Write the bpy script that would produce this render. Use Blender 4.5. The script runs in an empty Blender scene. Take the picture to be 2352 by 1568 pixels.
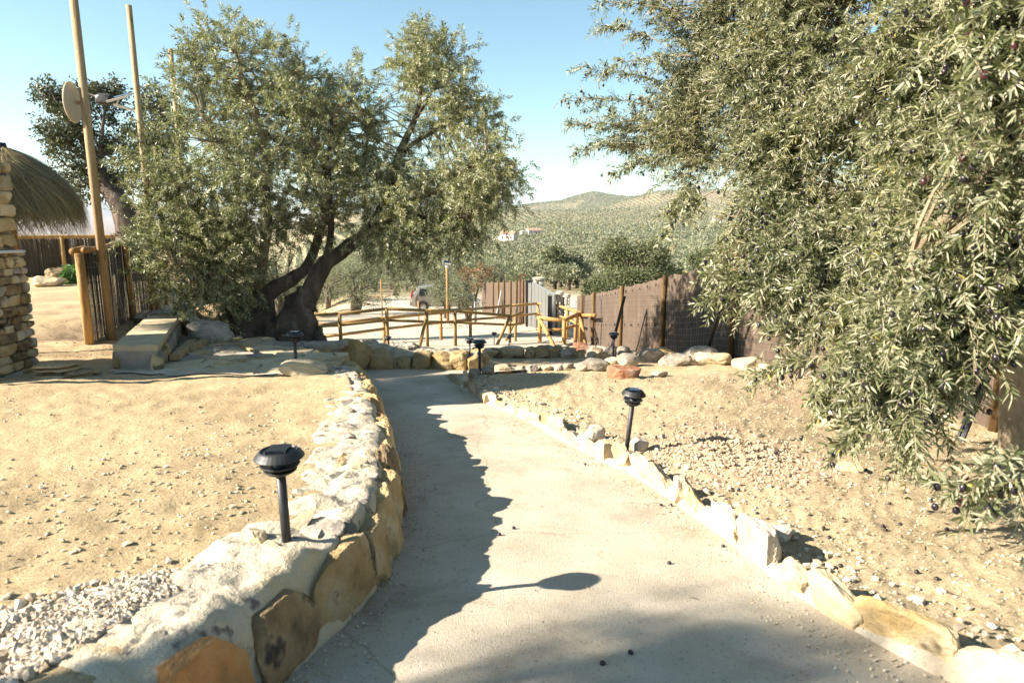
import bpy, bmesh, math, random
import numpy as np
from mathutils import Vector, Matrix

# ------------------------------------------------------------------ camera, sky, sun, exposure
SC = bpy.context.scene
COL = SC.collection
CZ = 1.4                      # height of the lens
PITCH = math.radians(10.8)
cam_data = bpy.data.cameras.new('camera')
cam_data.lens = 24.0
cam_data.sensor_width = 36.0
cam_data.clip_start = 0.05
cam_data.clip_end = 40000.0
cam_data.dof.use_dof = True
cam_data.dof.focus_distance = 6.5
cam_data.dof.aperture_fstop = 5.0
cam = bpy.data.objects.new('camera', cam_data)
COL.objects.link(cam)
cam.location = (0, 0, CZ)
cam.rotation_euler = (math.radians(90) - PITCH, 0, 0)
SC.camera = cam

SUN_DIR = Vector((1.0, 0.25, -0.59)).normalized()      # the way the light travels
SUN_EL = math.asin(-SUN_DIR.z)
SUN_AZ = math.atan2(-SUN_DIR.x, -SUN_DIR.y)
world = bpy.data.worlds.new('World')
SC.world = world
world.use_nodes = True
wn = world.node_tree.nodes
wl = world.node_tree.links
wn.clear()
w_out = wn.new('ShaderNodeOutputWorld')
w_bg = wn.new('ShaderNodeBackground')
w_sky = wn.new('ShaderNodeTexSky')
w_sky.sky_type = 'NISHITA'
w_sky.sun_disc = False
w_sky.sun_elevation = SUN_EL
w_sky.sun_rotation = SUN_AZ
w_sky.altitude = 500
w_sky.air_density = 1.0
w_sky.dust_density = 0.1
w_sky.ozone_density = 1.0
w_bg.inputs['Strength'].default_value = 0.052
w_tint = wn.new('ShaderNodeMix')
w_tint.data_type = 'RGBA'
w_tint.blend_type = 'MULTIPLY'
w_tint.inputs[0].default_value = 1.0
w_tint.inputs[7].default_value = (0.92, 1.10, 1.02, 1)
wl.new(w_sky.outputs[0], w_tint.inputs[6])
wl.new(w_tint.outputs[2], w_bg.inputs['Color'])
wl.new(w_bg.outputs[0], w_out.inputs['Surface'])

sun_data = bpy.data.lights.new('sun', 'SUN')
sun_data.energy = 5.0
sun_data.angle = math.radians(0.5)
sun_data.color = (1.0, 0.90, 0.76)
sun = bpy.data.objects.new('sun', sun_data)
COL.objects.link(sun)
sun.rotation_euler = SUN_DIR.to_track_quat('-Z', 'Y').to_euler()
sun.location = (-20, -6, 14)

SC.view_settings.view_transform = 'Standard'
SC.view_settings.look = 'None'
SC.view_settings.exposure = 1.93
SC.view_settings.gamma = 1.0

# ------------------------------------------------------------------ helpers
rng = np.random.default_rng(11)
RND = random.Random(5)
F = 1568.0                     # focal length in units of a 2352 wide picture
CP, SP = math.cos(PITCH), math.sin(PITCH)

def ray(x, y):
    xc = (x - 1176.0) / F
    yc = (784.0 - y) / F
    return np.array([xc, CP + yc * SP, yc * CP - SP])

def U(x, y, d):
    """point at viewing depth d behind picture position x, y"""
    r = ray(x, y) * d
    return np.array([r[0], r[1], r[2] + CZ])

def sstep(a, b, x):
    t = np.clip((x - a) / (b - a), 0, 1)
    return t * t * (3 - 2 * t)

def _hash(ix, iy, iz, seed):
    h = (ix * 374761393 + iy * 668265263 + iz * 2147483647 + seed * 1274126177) & 0x7fffffff
    h = (h ^ (h >> 13)) * 1274126177 & 0x7fffffff
    h = (h ^ (h >> 16)) & 0xffff
    return h / 65535.0

def vnoise(P, seed=0):
    P = np.asarray(P, dtype=np.float64)
    i = np.floor(P).astype(np.int64)
    f = P - i
    f = f * f * (3 - 2 * f)
    out = 0
    for dx in (0, 1):
        wx = f[..., 0] if dx else 1 - f[..., 0]
        for dy in (0, 1):
            wy = f[..., 1] if dy else 1 - f[..., 1]
            for dz in (0, 1):
                wz = f[..., 2] if dz else 1 - f[..., 2]
                out = out + wx * wy * wz * _hash(i[..., 0] + dx, i[..., 1] + dy, i[..., 2] + dz, seed)
    return out * 2 - 1

def fbm(P, octv=4, seed=0):
    P = np.asarray(P, dtype=np.float64)
    a, s = 1.0, 0
    for k in range(octv):
        s = s + a * vnoise(P * (2 ** k) + 17.3 * k, seed + k)
        a *= 0.5
    return s

def unit(v):
    return v / np.maximum(np.linalg.norm(v, axis=-1, keepdims=True), 1e-9)

class MB:
    """collects vertices and faces, builds one mesh object"""
    def __init__(self):
        self.v, self.f, self.n, self.a = [], [], 0, []
    def add(self, V, Fs, attr=None):
        V = np.asarray(V, dtype=np.float64).reshape(-1, 3)
        Fs = np.asarray(Fs, dtype=np.int64)
        self.v.append(V)
        self.f.append(Fs + self.n)
        self.a.append(np.zeros(len(V)) if attr is None else np.broadcast_to(np.asarray(attr, dtype=np.float64), (len(V),)))
        self.n += len(V)
    def box(self, c, s, rz=0.0, R=None):
        x, y, z = np.array(s) / 2.0
        V = np.array([[-x,-y,-z],[x,-y,-z],[x,y,-z],[-x,y,-z],[-x,-y,z],[x,-y,z],[x,y,z],[-x,y,z]])
        if rz:
            cs, sn = math.cos(rz), math.sin(rz)
            V = V @ np.array([[cs, sn, 0],[-sn, cs, 0],[0,0,1]])
        if R is not None:
            V = V @ np.array(R).T
        self.add(V + np.array(c), [[0,3,2,1],[4,5,6,7],[0,1,5,4],[1,2,6,5],[2,3,7,6],[3,0,4,7]])
    def tube(self, pts, rad, n=8, cap=True, attr=None, twist=0.0, lump=0.0, seed=0):
        pts = np.asarray(pts, dtype=np.float64)
        m = len(pts)
        rad = np.broadcast_to(np.asarray(rad, dtype=np.float64), (m,))
        tan = np.gradient(pts, axis=0)
        tan = unit(tan)
        up = np.array([0.0, 0.0, 1.0]) if abs(tan[0][2]) < 0.9 else np.array([1.0, 0.0, 0.0])
        rows = []
        nrm = unit(np.cross(tan[0], up))
        for i in range(m):
            nrm = nrm - tan[i] * np.dot(nrm, tan[i])
            nrm = unit(nrm)
            bn = np.cross(tan[i], nrm)
            ang = np.arange(n) * 2 * math.pi / n
            r = rad[i] * np.ones(n)
            if lump:
                q = np.stack([np.cos(ang) * 1.6 + seed, np.sin(ang) * 1.6, np.full(n, i * 0.35)], 1)
                r = r * (1 + lump * fbm(q, 3, seed))
            rows.append(pts[i] + np.outer(np.cos(ang) * r, nrm) + np.outer(np.sin(ang) * r, bn))
        V = np.concatenate(rows)
        i0 = np.arange(m - 1)[:, None] * n
        j = np.arange(n)[None, :]
        jn = (j + 1) % n
        Q = np.stack([i0 + j, i0 + jn, i0 + n + jn, i0 + n + j], -1).reshape(-1, 4)
        self.add(V, Q, attr)
        if cap:
            b = self.n - len(V)
            V2 = np.array([pts[0], pts[-1]])
            self.add(V2, np.zeros((0, 3), dtype=np.int64), attr)
            k = np.arange(n)
            kn = (k + 1) % n
            self.f.append(np.stack([np.full(n, self.n - 2), b + kn, b + k], 1))
            e = b + (m - 1) * n
            self.f.append(np.stack([np.full(n, self.n - 1), e + k, e + kn], 1))
    def lathe(self, prof, n=24, c=(0, 0, 0)):
        prof = np.asarray(prof, dtype=np.float64)
        ang = np.arange(n) * 2 * math.pi / n
        V = np.stack([np.outer(prof[:, 0], np.cos(ang)), np.outer(prof[:, 0], np.sin(ang)),
                      np.repeat(prof[:, 1][:, None], n, 1)], -1).reshape(-1, 3) + np.array(c)
        m = len(prof)
        i0 = np.arange(m - 1)[:, None] * n
        j = np.arange(n)[None, :]
        jn = (j + 1) % n
        self.add(V, np.stack([i0 + j, i0 + jn, i0 + n + jn, i0 + n + j], -1).reshape(-1, 4))
    def mesh(self, name, smooth=False):
        V = np.concatenate(self.v) if self.v else np.zeros((0, 3))
        A = np.concatenate(self.a) if self.a else np.zeros(0)
        me = bpy.data.meshes.new(name)
        fs = [f for f in self.f if len(f)]
        tot = np.concatenate([np.full(len(f), f.shape[1]) for f in fs])
        idx = np.concatenate([f.reshape(-1) for f in fs])
        me.vertices.add(len(V))
        me.vertices.foreach_set('co', V.astype(np.float32).reshape(-1))
        me.loops.add(len(idx))
        me.loops.foreach_set('vertex_index', idx.astype(np.int32))
        me.polygons.add(len(tot))
        start = np.concatenate([[0], np.cumsum(tot)[:-1]])
        me.polygons.foreach_set('loop_start', start.astype(np.int32))
        me.polygons.foreach_set('use_smooth', np.full(len(tot), smooth, dtype=bool))
        at = me.attributes.new('rnd', 'FLOAT', 'POINT')
        at.data.foreach_set('value', A.astype(np.float32))
        me.update(calc_edges=True)
        return me
    def build(self, name, mat, parent=None, smooth=False, loc=None):
        return link(name, self.mesh(name, smooth), mat, parent, loc)

def link(name, me, mat, parent=None, loc=None):
    if mat is not None and len(me.materials) == 0:
        me.materials.append(mat)
    o = bpy.data.objects.new(name, me)
    COL.objects.link(o)
    if parent is not None:
        o.parent = parent
    if loc is not None:
        o.location = loc
    return o

def tag(o, label=None, cat=None, group=None, kind=None):
    if label: o['label'] = label
    if cat: o['category'] = cat
    if group: o['group'] = group
    if kind: o['kind'] = kind
    return o

def thing(name, label, cat, loc=(0, 0, 0), rz=0.0, group=None):
    o = bpy.data.objects.new(name, None)
    o.empty_display_size = 0.1
    COL.objects.link(o)
    o.location = [float(c) for c in loc]
    o.rotation_euler = (0, 0, rz)
    return tag(o, label, cat, group)

def copy_tree(o, parent=None):
    c = o.copy()
    COL.objects.link(c)
    c.parent = parent
    for ch in list(o.children):
        copy_tree(ch, c)
    return c

# ------------------------------------------------------------------ materials
def nodes(name):
    m = bpy.data.materials.new(name)
    m.use_nodes = True
    nt = m.node_tree
    nt.nodes.clear()
    out = nt.nodes.new('ShaderNodeOutputMaterial')
    bs = nt.nodes.new('ShaderNodeBsdfPrincipled')
    nt.links.new(bs.outputs[0], out.inputs['Surface'])
    return m, nt, bs, out

def N(nt, t, **kw):
    n = nt.nodes.new(t)
    for k, v in kw.items():
        if k in n.inputs.keys():
            n.inputs[k].default_value = v
        else:
            setattr(n, k, v)
    return n

def ramp(nt, fac, stops):
    r = nt.nodes.new('ShaderNodeValToRGB')
    e = r.color_ramp.elements
    while len(e) < len(stops):
        e.new(0.5)
    for el, (p, c) in zip(e, stops):
        el.position = p
        el.color = (c[0], c[1], c[2], 1)
    nt.links.new(fac, r.inputs[0])
    return r.outputs[0]

def mixc(nt, fac, a, b, mode='MIX'):
    m = nt.nodes.new('ShaderNodeMix')
    m.data_type = 'RGBA'
    m.blend_type = mode
    for s, v in ((m.inputs[0], fac), (m.inputs[6], a), (m.inputs[7], b)):
        if isinstance(v, (int, float)):
            s.default_value = v
        elif isinstance(v, tuple):
            s.default_value = (v[0], v[1], v[2], 1)
        else:
            nt.links.new(v, s)
    return m.outputs[2]

def coords(nt, space='Object', scale=None):
    t = nt.nodes.new('ShaderNodeTexCoord')
    o = t.outputs[space]
    if scale is not None:
        mp = nt.nodes.new('ShaderNodeMapping')
        mp.inputs['Scale'].default_value = scale
        nt.links.new(o, mp.inputs[0])
        o = mp.outputs[0]
    return o

def noise(nt, co, scale, detail=6, rough=0.6, dist=0.0):
    n = N(nt, 'ShaderNodeTexNoise', Scale=scale, Detail=detail, Roughness=rough, Distortion=dist)
    nt.links.new(co, n.inputs['Vector'])
    return n.outputs[0]

def bump(nt, bs, layers):
    prev = None
    for h, st, di in layers:
        b = N(nt, 'ShaderNodeBump', Strength=st, Distance=di)
        nt.links.new(h, b.inputs['Height'])
        if prev is not None:
            nt.links.new(prev, b.inputs['Normal'])
        prev = b.outputs[0]
    nt.links.new(prev, bs.inputs['Normal'])

def noisy(name, stops, scale=6, rough=0.9, detail=8, bumps=((30, .4, .01),), space='Object', stretch=None,
          random_tint=0.0, speck=None, spec=0.3, dist=0.0):
    """a surface whose colour runs through stops with noise"""
    m, nt, bs, out = nodes(name)
    co = coords(nt, space, stretch)
    f = noise(nt, co, scale, detail, 0.62, dist)
    mr = N(nt, 'ShaderNodeMapRange')
    mr.inputs['From Min'].default_value = 0.3
    mr.inputs['From Max'].default_value = 0.7
    nt.links.new(f, mr.inputs[0])
    c = ramp(nt, mr.outputs[0], stops)
    if speck:
        sf = noise(nt, co, speck[0], 3, 0.6)
        c = mixc(nt, ramp(nt, sf, [(speck[1], (0, 0, 0)), (speck[1] + .06, (1, 1, 1))]), c, speck[2])
    if random_tint:
        oi = nt.nodes.new('ShaderNodeObjectInfo')
        hv = nt.nodes.new('ShaderNodeHueSaturation')
        mr2 = N(nt, 'ShaderNodeMapRange')
        mr2.inputs['To Min'].default_value = 1 - random_tint
        mr2.inputs['To Max'].default_value = 1 + random_tint
        nt.links.new(oi.outputs['Random'], mr2.inputs[0])
        nt.links.new(mr2.outputs[0], hv.inputs['Value'])
        nt.links.new(c, hv.inputs['Color'])
        c = hv.outputs[0]
    nt.links.new(c, bs.inputs['Base Color'])
    bs.inputs['Roughness'].default_value = rough
    bs.inputs['Specular IOR Level'].default_value = spec
    if bumps:
        bump(nt, bs, [(noise(nt, co, s, 6, 0.65), st, di) for s, st, di in bumps])
    return m

def leafmat(name, dark, light, under, trans=0.25, rough=0.5, spec=0.4):
    m, nt, bs, out = nodes(name)
    at = nt.nodes.new('ShaderNodeAttribute')
    at.attribute_name = 'rnd'
    mid = tuple(a * .55 + b * .45 for a, b in zip(dark, light))
    c = ramp(nt, at.outputs['Fac'], [(0.0, dark), (0.5, mid), (0.85, light), (0.97, tuple(min(1, v * 1.35) for v in light)), (1.0, (min(1, light[0] * 1.7), light[1] * 1.25, light[2] * .7))])
    ge = nt.nodes.new('ShaderNodeNewGeometry')
    c2 = mixc(nt, ge.outputs['Backfacing'], c, under)
    nt.links.new(c2, bs.inputs['Base Color'])
    bs.inputs['Roughness'].default_value = rough
    bs.inputs['Specular IOR Level'].default_value = spec
    tr = nt.nodes.new('ShaderNodeBsdfTranslucent')
    nt.links.new(mixc(nt, 1.0, c2, (1.0, 1.1, 0.6), 'MULTIPLY'), tr.inputs[0])
    mx = nt.nodes.new('ShaderNodeMixShader')
    mx.inputs[0].default_value = trans
    nt.links.new(bs.outputs[0], mx.inputs[1])
    nt.links.new(tr.outputs[0], mx.inputs[2])
    nt.links.new(mx.outputs[0], out.inputs['Surface'])
    return m

def plain(name, col, rough=0.6, metal=0.0, spec=0.4, var=0.12, scale=12, bumpv=None):
    lo = tuple(c * (1 - var) for c in col)
    hi = tuple(min(1, c * (1 + var)) for c in col)
    m = noisy(name, [(0, lo), (1, hi)], scale, rough, 6, bumpv, spec=spec)
    m.node_tree.nodes['Principled BSDF'].inputs['Metallic'].default_value = metal
    return m

M = {}
M['concrete'] = noisy('concrete', [(0, (.36, .30, .22)), (.35, (.44, .38, .29)), (.6, (.48, .42, .33)), (1, (.55, .49, .39))], 2.2, 0.95, 12,
                      ((5, .12, .02), (75, .40, .006), (230, 1.0, .006)), speck=(110, .61, (.25, .205, .155)))
def weather_concrete():
    m = M['concrete']
    nt = m.node_tree
    bs = nt.nodes['Principled BSDF']
    src = bs.inputs['Base Color'].links[0].from_socket
    co = coords(nt, 'Object')
    drift = ramp(nt, noise(nt, co, 1.1, 8, .6, .4), [(.50, (0, 0, 0)), (.68, (1, 1, 1))])
    c = mixc(nt, mixc(nt, 1.0, drift, (.55, .55, .55), 'MULTIPLY'), src, (.50, .39, .25))
    stain = ramp(nt, noise(nt, co, 3.1, 6, .65, .8), [(.56, (1, 1, 1)), (.70, (.80, .78, .75))])
    c = mixc(nt, 1.0, c, stain, 'MULTIPLY')
    vo = N(nt, 'ShaderNodeTexVoronoi', Scale=.75)
    vo.feature = 'DISTANCE_TO_EDGE'
    mp = nt.nodes.new('ShaderNodeMix'); mp.data_type = 'VECTOR'; mp.inputs[0].default_value = .16
    nz = N(nt, 'ShaderNodeTexNoise', Scale=3.0, Detail=6.0)
    nt.links.new(co, nz.inputs['Vector'])
    nt.links.new(co, mp.inputs[4]); nt.links.new(nz.outputs['Color'], mp.inputs[5])
    nt.links.new(mp.outputs[1], vo.inputs['Vector'])
    crack = ramp(nt, vo.outputs['Distance'], [(.0, (.55, .53, .5)), (.0035, (1, 1, 1))])
    c = mixc(nt, .6, c, mixc(nt, 1.0, c, crack, 'MULTIPLY'))
    nt.links.new(c, bs.inputs['Base Color'])
weather_concrete()
M['mortar'] = noisy('mortar', [(0, (.22, .195, .155)), (.3, (.38, .335, .255)), (.6, (.47, .405, .30)), (1, (.52, .41, .23))], 4, 0.95, 9,
                    ((7, .8, .04), (26, .8, .014), (90, .6, .005)), speck=(9, .58, (.15, .135, .115)))  # the dark specks paint in the shade of crevices
M['stone'] = noisy('ochre_stone', [(0, (.20, .135, .06)), (.35, (.36, .25, .11)), (.65, (.44, .33, .18)), (1, (.50, .42, .29))], 5, 0.9, 9,
                   ((9, .9, .03), (38, .8, .010), (120, .5, .004)), random_tint=.25, speck=(7, .62, (.16, .12, .07)))
M['boulder_stone'] = noisy('yellow_boulder', [(0, (.19, .13, .06)), (.45, (.31, .22, .10)), (1, (.41, .31, .16))], 4, 0.9, 9, ((9, .8, .02), (40, .6, .008)), random_tint=.15)
M['orange_stone'] = noisy('orange_stone', [(0, (.22, .11, .04)), (.5, (.42, .21, .07)), (1, (.46, .32, .18))], 5, 0.85, 9, ((9, .9, .025), (40, .7, .010), (120, .5, .004)), speck=(6, .64, (.13, .08, .04)))
M['brown_stone'] = noisy('brown_stone', [(0, (.07, .05, .03)), (.5, (.24, .165, .085)), (1, (.34, .26, .15))], 7, 0.9, 9, ((9, .9, .03), (40, .8, .010), (120, .5, .004)), speck=(6, .58, (.05, .04, .03)))
M['cream_stone'] = noisy('cream_stone', [(0, (.27, .22, .15)), (.35, (.42, .345, .23)), (.7, (.47, .375, .22)), (1, (.49, .44, .35))], 6, 0.9, 9,
                         ((10, .4, .015), (50, .4, .005)), random_tint=.12)
M['grey_stone'] = noisy('grey_stone', [(0, (.15, .125, .10)), (.4, (.27, .235, .19)), (.75, (.36, .31, .24)), (1, (.42, .35, .25))], 5, 0.9, 9,
                        ((8, .6, .02), (40, .5, .008)), random_tint=.25)
M['red_stone'] = noisy('red_stone', [(0, (.13, .05, .03)), (.45, (.30, .13, .07)), (.7, (.36, .20, .12)), (1, (.48, .36, .27))], 5, 0.85, 9, ((8, .5, .02), (40, .5, .006)))
M['white_stone'] = noisy('white_stone', [(0, (.33, .28, .21)), (.6, (.46, .41, .32)), (1, (.55, .50, .41))], 9, 0.9, 6, ((20, .4, .01),), random_tint=.15)
M['wood_shaded'] = noisy('shaded_pine_post', [(0, (.055, .030, .010)), (.5, (.11, .062, .020)), (1, (.17, .105, .035))], 5, 0.8, 8, ((60, .25, .004),), stretch=(8, 8, .8), random_tint=.15)  # darker pine: the shaded sides of the fence posts put into the colour
M['rail_wood_shaded'] = noisy('shaded_rail', [(0, (.12, .075, .022)), (.5, (.23, .15, .05)), (1, (.33, .23, .085))], 5, 0.8, 8, ((60, .25, .004),), stretch=(8, 8, .8), random_tint=.18)  # front handrail wood, darkened to carry the shade on its fronts
M['wood'] = noisy('treated_pine', [(0, (.19, .10, .03)), (.5, (.33, .19, .065)), (1, (.42, .27, .10))], 5, 0.75, 8, ((60, .25, .004),), stretch=(8, 8, .8), random_tint=.18)
M['pale_wood'] = noisy('weathered_pine', [(0, (.25, .16, .085)), (.5, (.36, .25, .13)), (1, (.44, .32, .18))], 4, 0.8, 8, ((50, .35, .006),), stretch=(9, 9, .6), speck=(2.2, .62, (.15, .095, .05)))
M['black_plastic'] = plain('black_plastic', (.018, .019, .020), 0.5, 0, .5, .25, 25)
M['panel_glass'] = plain('solar_panel_glass', (.012, .016, .026), 0.15, 0, .6, .2, 40)
M['black_metal'] = plain('black_metal', (.02, .02, .022), 0.45, .3, .5)
M['grey_metal'] = plain('grey_metal', (.155, .158, .148), 0.5, .2, .5, .06, 5)
M['steel'] = plain('steel', (.62, .62, .62), 0.35, .6, .5)
M['rust'] = plain('rusty_steel', (.16, .07, .035), 0.8, .2, .3, .4, 30)
M['screen'] = noisy('brown_screen', [(0, (.072, .049, .034)), (.5, (.094, .066, .047)), (1, (.118, .085, .063))], 2.2, 0.95, 8, ((90, .3, .004),), stretch=(4, 4, .7))
M['reed'] = noisy('reed_matting', [(0, (.035, .025, .014)), (.5, (.13, .09, .045)), (1, (.30, .22, .11))], 5, 0.9, 4, ((30, .6, .01),), stretch=(14, 14, .5))
M['wire'] = plain('wire', (.30, .29, .27), 0.5, .7, .5)
M['thatch'] = noisy('thatch', [(0, (.055, .045, .025)), (.45, (.15, .12, .06)), (1, (.32, .25, .12))], 9, 0.8, 6, None, stretch=(6, 6, 1.5))
M['bark'] = noisy('olive_bark', [(0, (.035, .024, .017)), (.5, (.10, .075, .055)), (1, (.20, .16, .12))], 7, 0.95, 9, ((12, .9, .05), (45, .7, .012)), stretch=(1, 1, .35))
M['limb_bark'] = noisy('smooth_bark', [(0, (.15, .115, .075)), (.5, (.26, .205, .135)), (1, (.36, .295, .20))], 10, 0.9, 8, ((40, .5, .006),))
M['olive_leaf'] = leafmat('olive_leaf', (.052, .072, .024), (.235, .238, .095), (.37, .365, .23), .27, .42, .45)
M['near_leaf'] = leafmat('near_olive_leaf', (.036, .056, .022), (.205, .212, .092), (.32, .315, .205), .27, .42, .4)
M['oak_leaf'] = leafmat('oak_leaf', (.022, .036, .013), (.075, .088, .030), (.11, .11, .06), .15, .45, .5)
M['bush_leaf'] = leafmat('bush_leaf', (.035, .052, .016), (.105, .115, .040), (.13, .14, .07), .15, .6, .3)
M['grove_leaf'] = leafmat('grove_leaf', (.115, .13, .065), (.20, .21, .12), (.25, .26, .18), .2, .6, .2)
M['rust_leaf'] = leafmat('rust_leaf', (.12, .055, .025), (.26, .12, .055), (.22, .12, .06), .15, .7, .2)
M['orange_leaf'] = leafmat('orange_leaf', (.12, .09, .02), (.26, .17, .04), (.24, .18, .07), .2, .6, .2)
M['green_plant'] = leafmat('green_plant', (.04, .09, .02), (.09, .19, .04), (.1, .18, .06), .25, .5, .4)
M['olive_black'] = plain('ripe_olive', (.014, .010, .016), 0.32, 0, .5, .4, 60)
M['olive_purple'] = plain('turning_olive', (.050, .013, .016), 0.32, 0, .5, .4, 60)
M['olive_green'] = plain('green_olive', (.26, .28, .06), 0.35, 0, .5, .3, 60)
M['white_wall'] = plain('white_render', (.52, .50, .46), 0.9, 0, .2, .05, 2)
M['roof_tile'] = plain('clay_roof_tile', (.38, .23, .15), 0.9, 0, .2, .3, 3)
M['dark_glass'] = plain('dark_glass', (.02, .022, .025), 0.1, 0, .6)
M['car_paint'] = plain('beige_car_paint', (.23, .205, .17), 0.3, .35, .6, .04, 3)
M['red_lens'] = plain('red_lens', (.45, .02, .02), 0.2, 0, .6)
M['tyre'] = plain('tyre_rubber', (.02, .02, .02), 0.85)
M['cloth_white'] = plain('off_white_paint', (.62, .59, .53), 0.6, 0, .3, .06)
M['disc'] = plain('pale_disc', (.47, .39, .28), 0.65, 0, .3, .06)
# ------------------------------------------------------------------ the lie of the land (heights are relative to the lens, then + CZ)
def table(x, t):
    xs, ys = zip(*t)
    return np.interp(x, xs, ys)
T_PATH = [(-4, -.55), (0, -1.02), (2, -1.26), (4, -1.505), (6, -1.70), (8, -1.865), (8.8, -1.97), (9.6, -2.08), (11, -2.4),
          (13.8, -2.78), (18, -3.42), (28, -4.6), (44, -6.3), (60, -7.2), (75, -8.6), (100, -11), (150, -14.5), (250, -18),
          (400, -18.6), (600, -16.5), (800, -9.5), (960, -1.5), (1050, -1.0), (1200, -8), (1500, -6), (2600, -20), (5000, -60), (20000, -80)]
T_LEFT = [(-4, -.7), (0, -.88), (2, -1.04), (4, -1.2), (5.75, -1.365), (8.5, -1.55), (12, -1.6), (20, -1.75), (24, -2.2), (32, -5),
          (60, -12), (200, -40), (600, -70), (3000, -75), (20000, -80)]
# skyline of the hills, by picture position
SKY_R = [(900, 482), (1050, 480), (1174, 468), (1215, 462), (1250, 458), (1290, 452), (1325, 437), (1350, 429), (1363, 427), (1380, 432), (1410, 443), (1450, 449),
         (1490, 447), (1530, 449), (1800, 455), (2400, 470)]
SKY_N = [(1150, 490), (1360, 484), (1420, 466), (1480, 452), (1514, 443), (1560, 442), (1620, 443), (1700, 438), (1900, 430), (2400, 440)]
SKY_L = [(-900, 470), (-300, 455), (0, 474), (150, 470), (228, 461), (262, 484), (300, 490), (420, 478), (700, 487), (1000, 485)]
def az_of(x): return (x - 1176.0) / F / 1.02

def path_h(Y): return table(Y, T_PATH)

def on_path(x, y):
    r = ray(x, y)
    d = 5.0
    for _ in range(60):
        d = 0.5 * d + 0.5 * path_h(r[1] * d) / r[2]
    return r * d

LEFT_PX = [(640,1568),(690,1515),(740,1470),(800,1420),(870,1345),(905,1262),(918,1190),(906,1105),(884,1020),(858,960),(838,925),(802,903),(766,885),(738,871)]
FARW_PX = [(738,868),(772,861),(806,852),(855,847),(930,846),(1000,846),(1090,848)]
RIGHT_PX = [(2190,1568),(2020,1480),(1900,1420),(1800,1350),(1680,1250),(1560,1160),(1450,1090),(1330,1030),(1200,960),(1110,928),(1052,885)]
LEFT_W = np.array([[-1.7,-3.0],[-1.25,-.6],[-.98,.5],[-.76,1.15]] + [list(on_path(*p)[:2]) for p in LEFT_PX])
FAR_W = np.array([list(on_path(*p)[:2]) for p in FARW_PX])
RIGHT_W = np.array([[1.9,-3.0],[1.8,0],[1.5,1.2]] + [list(on_path(*p)[:2]) for p in RIGHT_PX])

def smooth_poly(P, n, it=2):
    P = np.asarray(P, float)
    for _ in range(it):
        a = P[:-1] * .75 + P[1:] * .25
        b = P[:-1] * .25 + P[1:] * .75
        P = np.concatenate([P[:1], np.stack([a, b], 1).reshape(-1, P.shape[1]), P[-1:]])
    s = np.concatenate([[0], np.cumsum(np.linalg.norm(np.diff(P[:, :2], axis=0), axis=1))])
    t = np.linspace(0, s[-1], n)
    return np.stack([np.interp(t, s, P[:, k]) for k in range(P.shape[1])], 1), s[-1]

def side_dist(X, Y, P):
    """signed distance to an open polyline walked away from the lens: positive on its left"""
    best = np.full(X.shape, 1e9)
    sg = np.zeros(X.shape)
    for (ax, ay), (bx, by) in zip(P[:-1], P[1:]):
        dx, dy = bx - ax, by - ay
        L2 = dx * dx + dy * dy + 1e-12
        t = np.clip(((X - ax) * dx + (Y - ay) * dy) / L2, 0, 1)
        qx, qy = X - ax - t * dx, Y - ay - t * dy
        dd = np.hypot(qx, qy)
        s = np.where(dx * qy - dy * qx >= 0, 1.0, -1.0)
        up = dd < best
        best = np.where(up, dd, best)
        sg = np.where(up, s, sg)
    return best * sg

LB = smooth_poly(LEFT_W, 46)[0]
RB = smooth_poly(RIGHT_W, 40)[0]
FB = smooth_poly(FAR_W, 14)[0]

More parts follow.
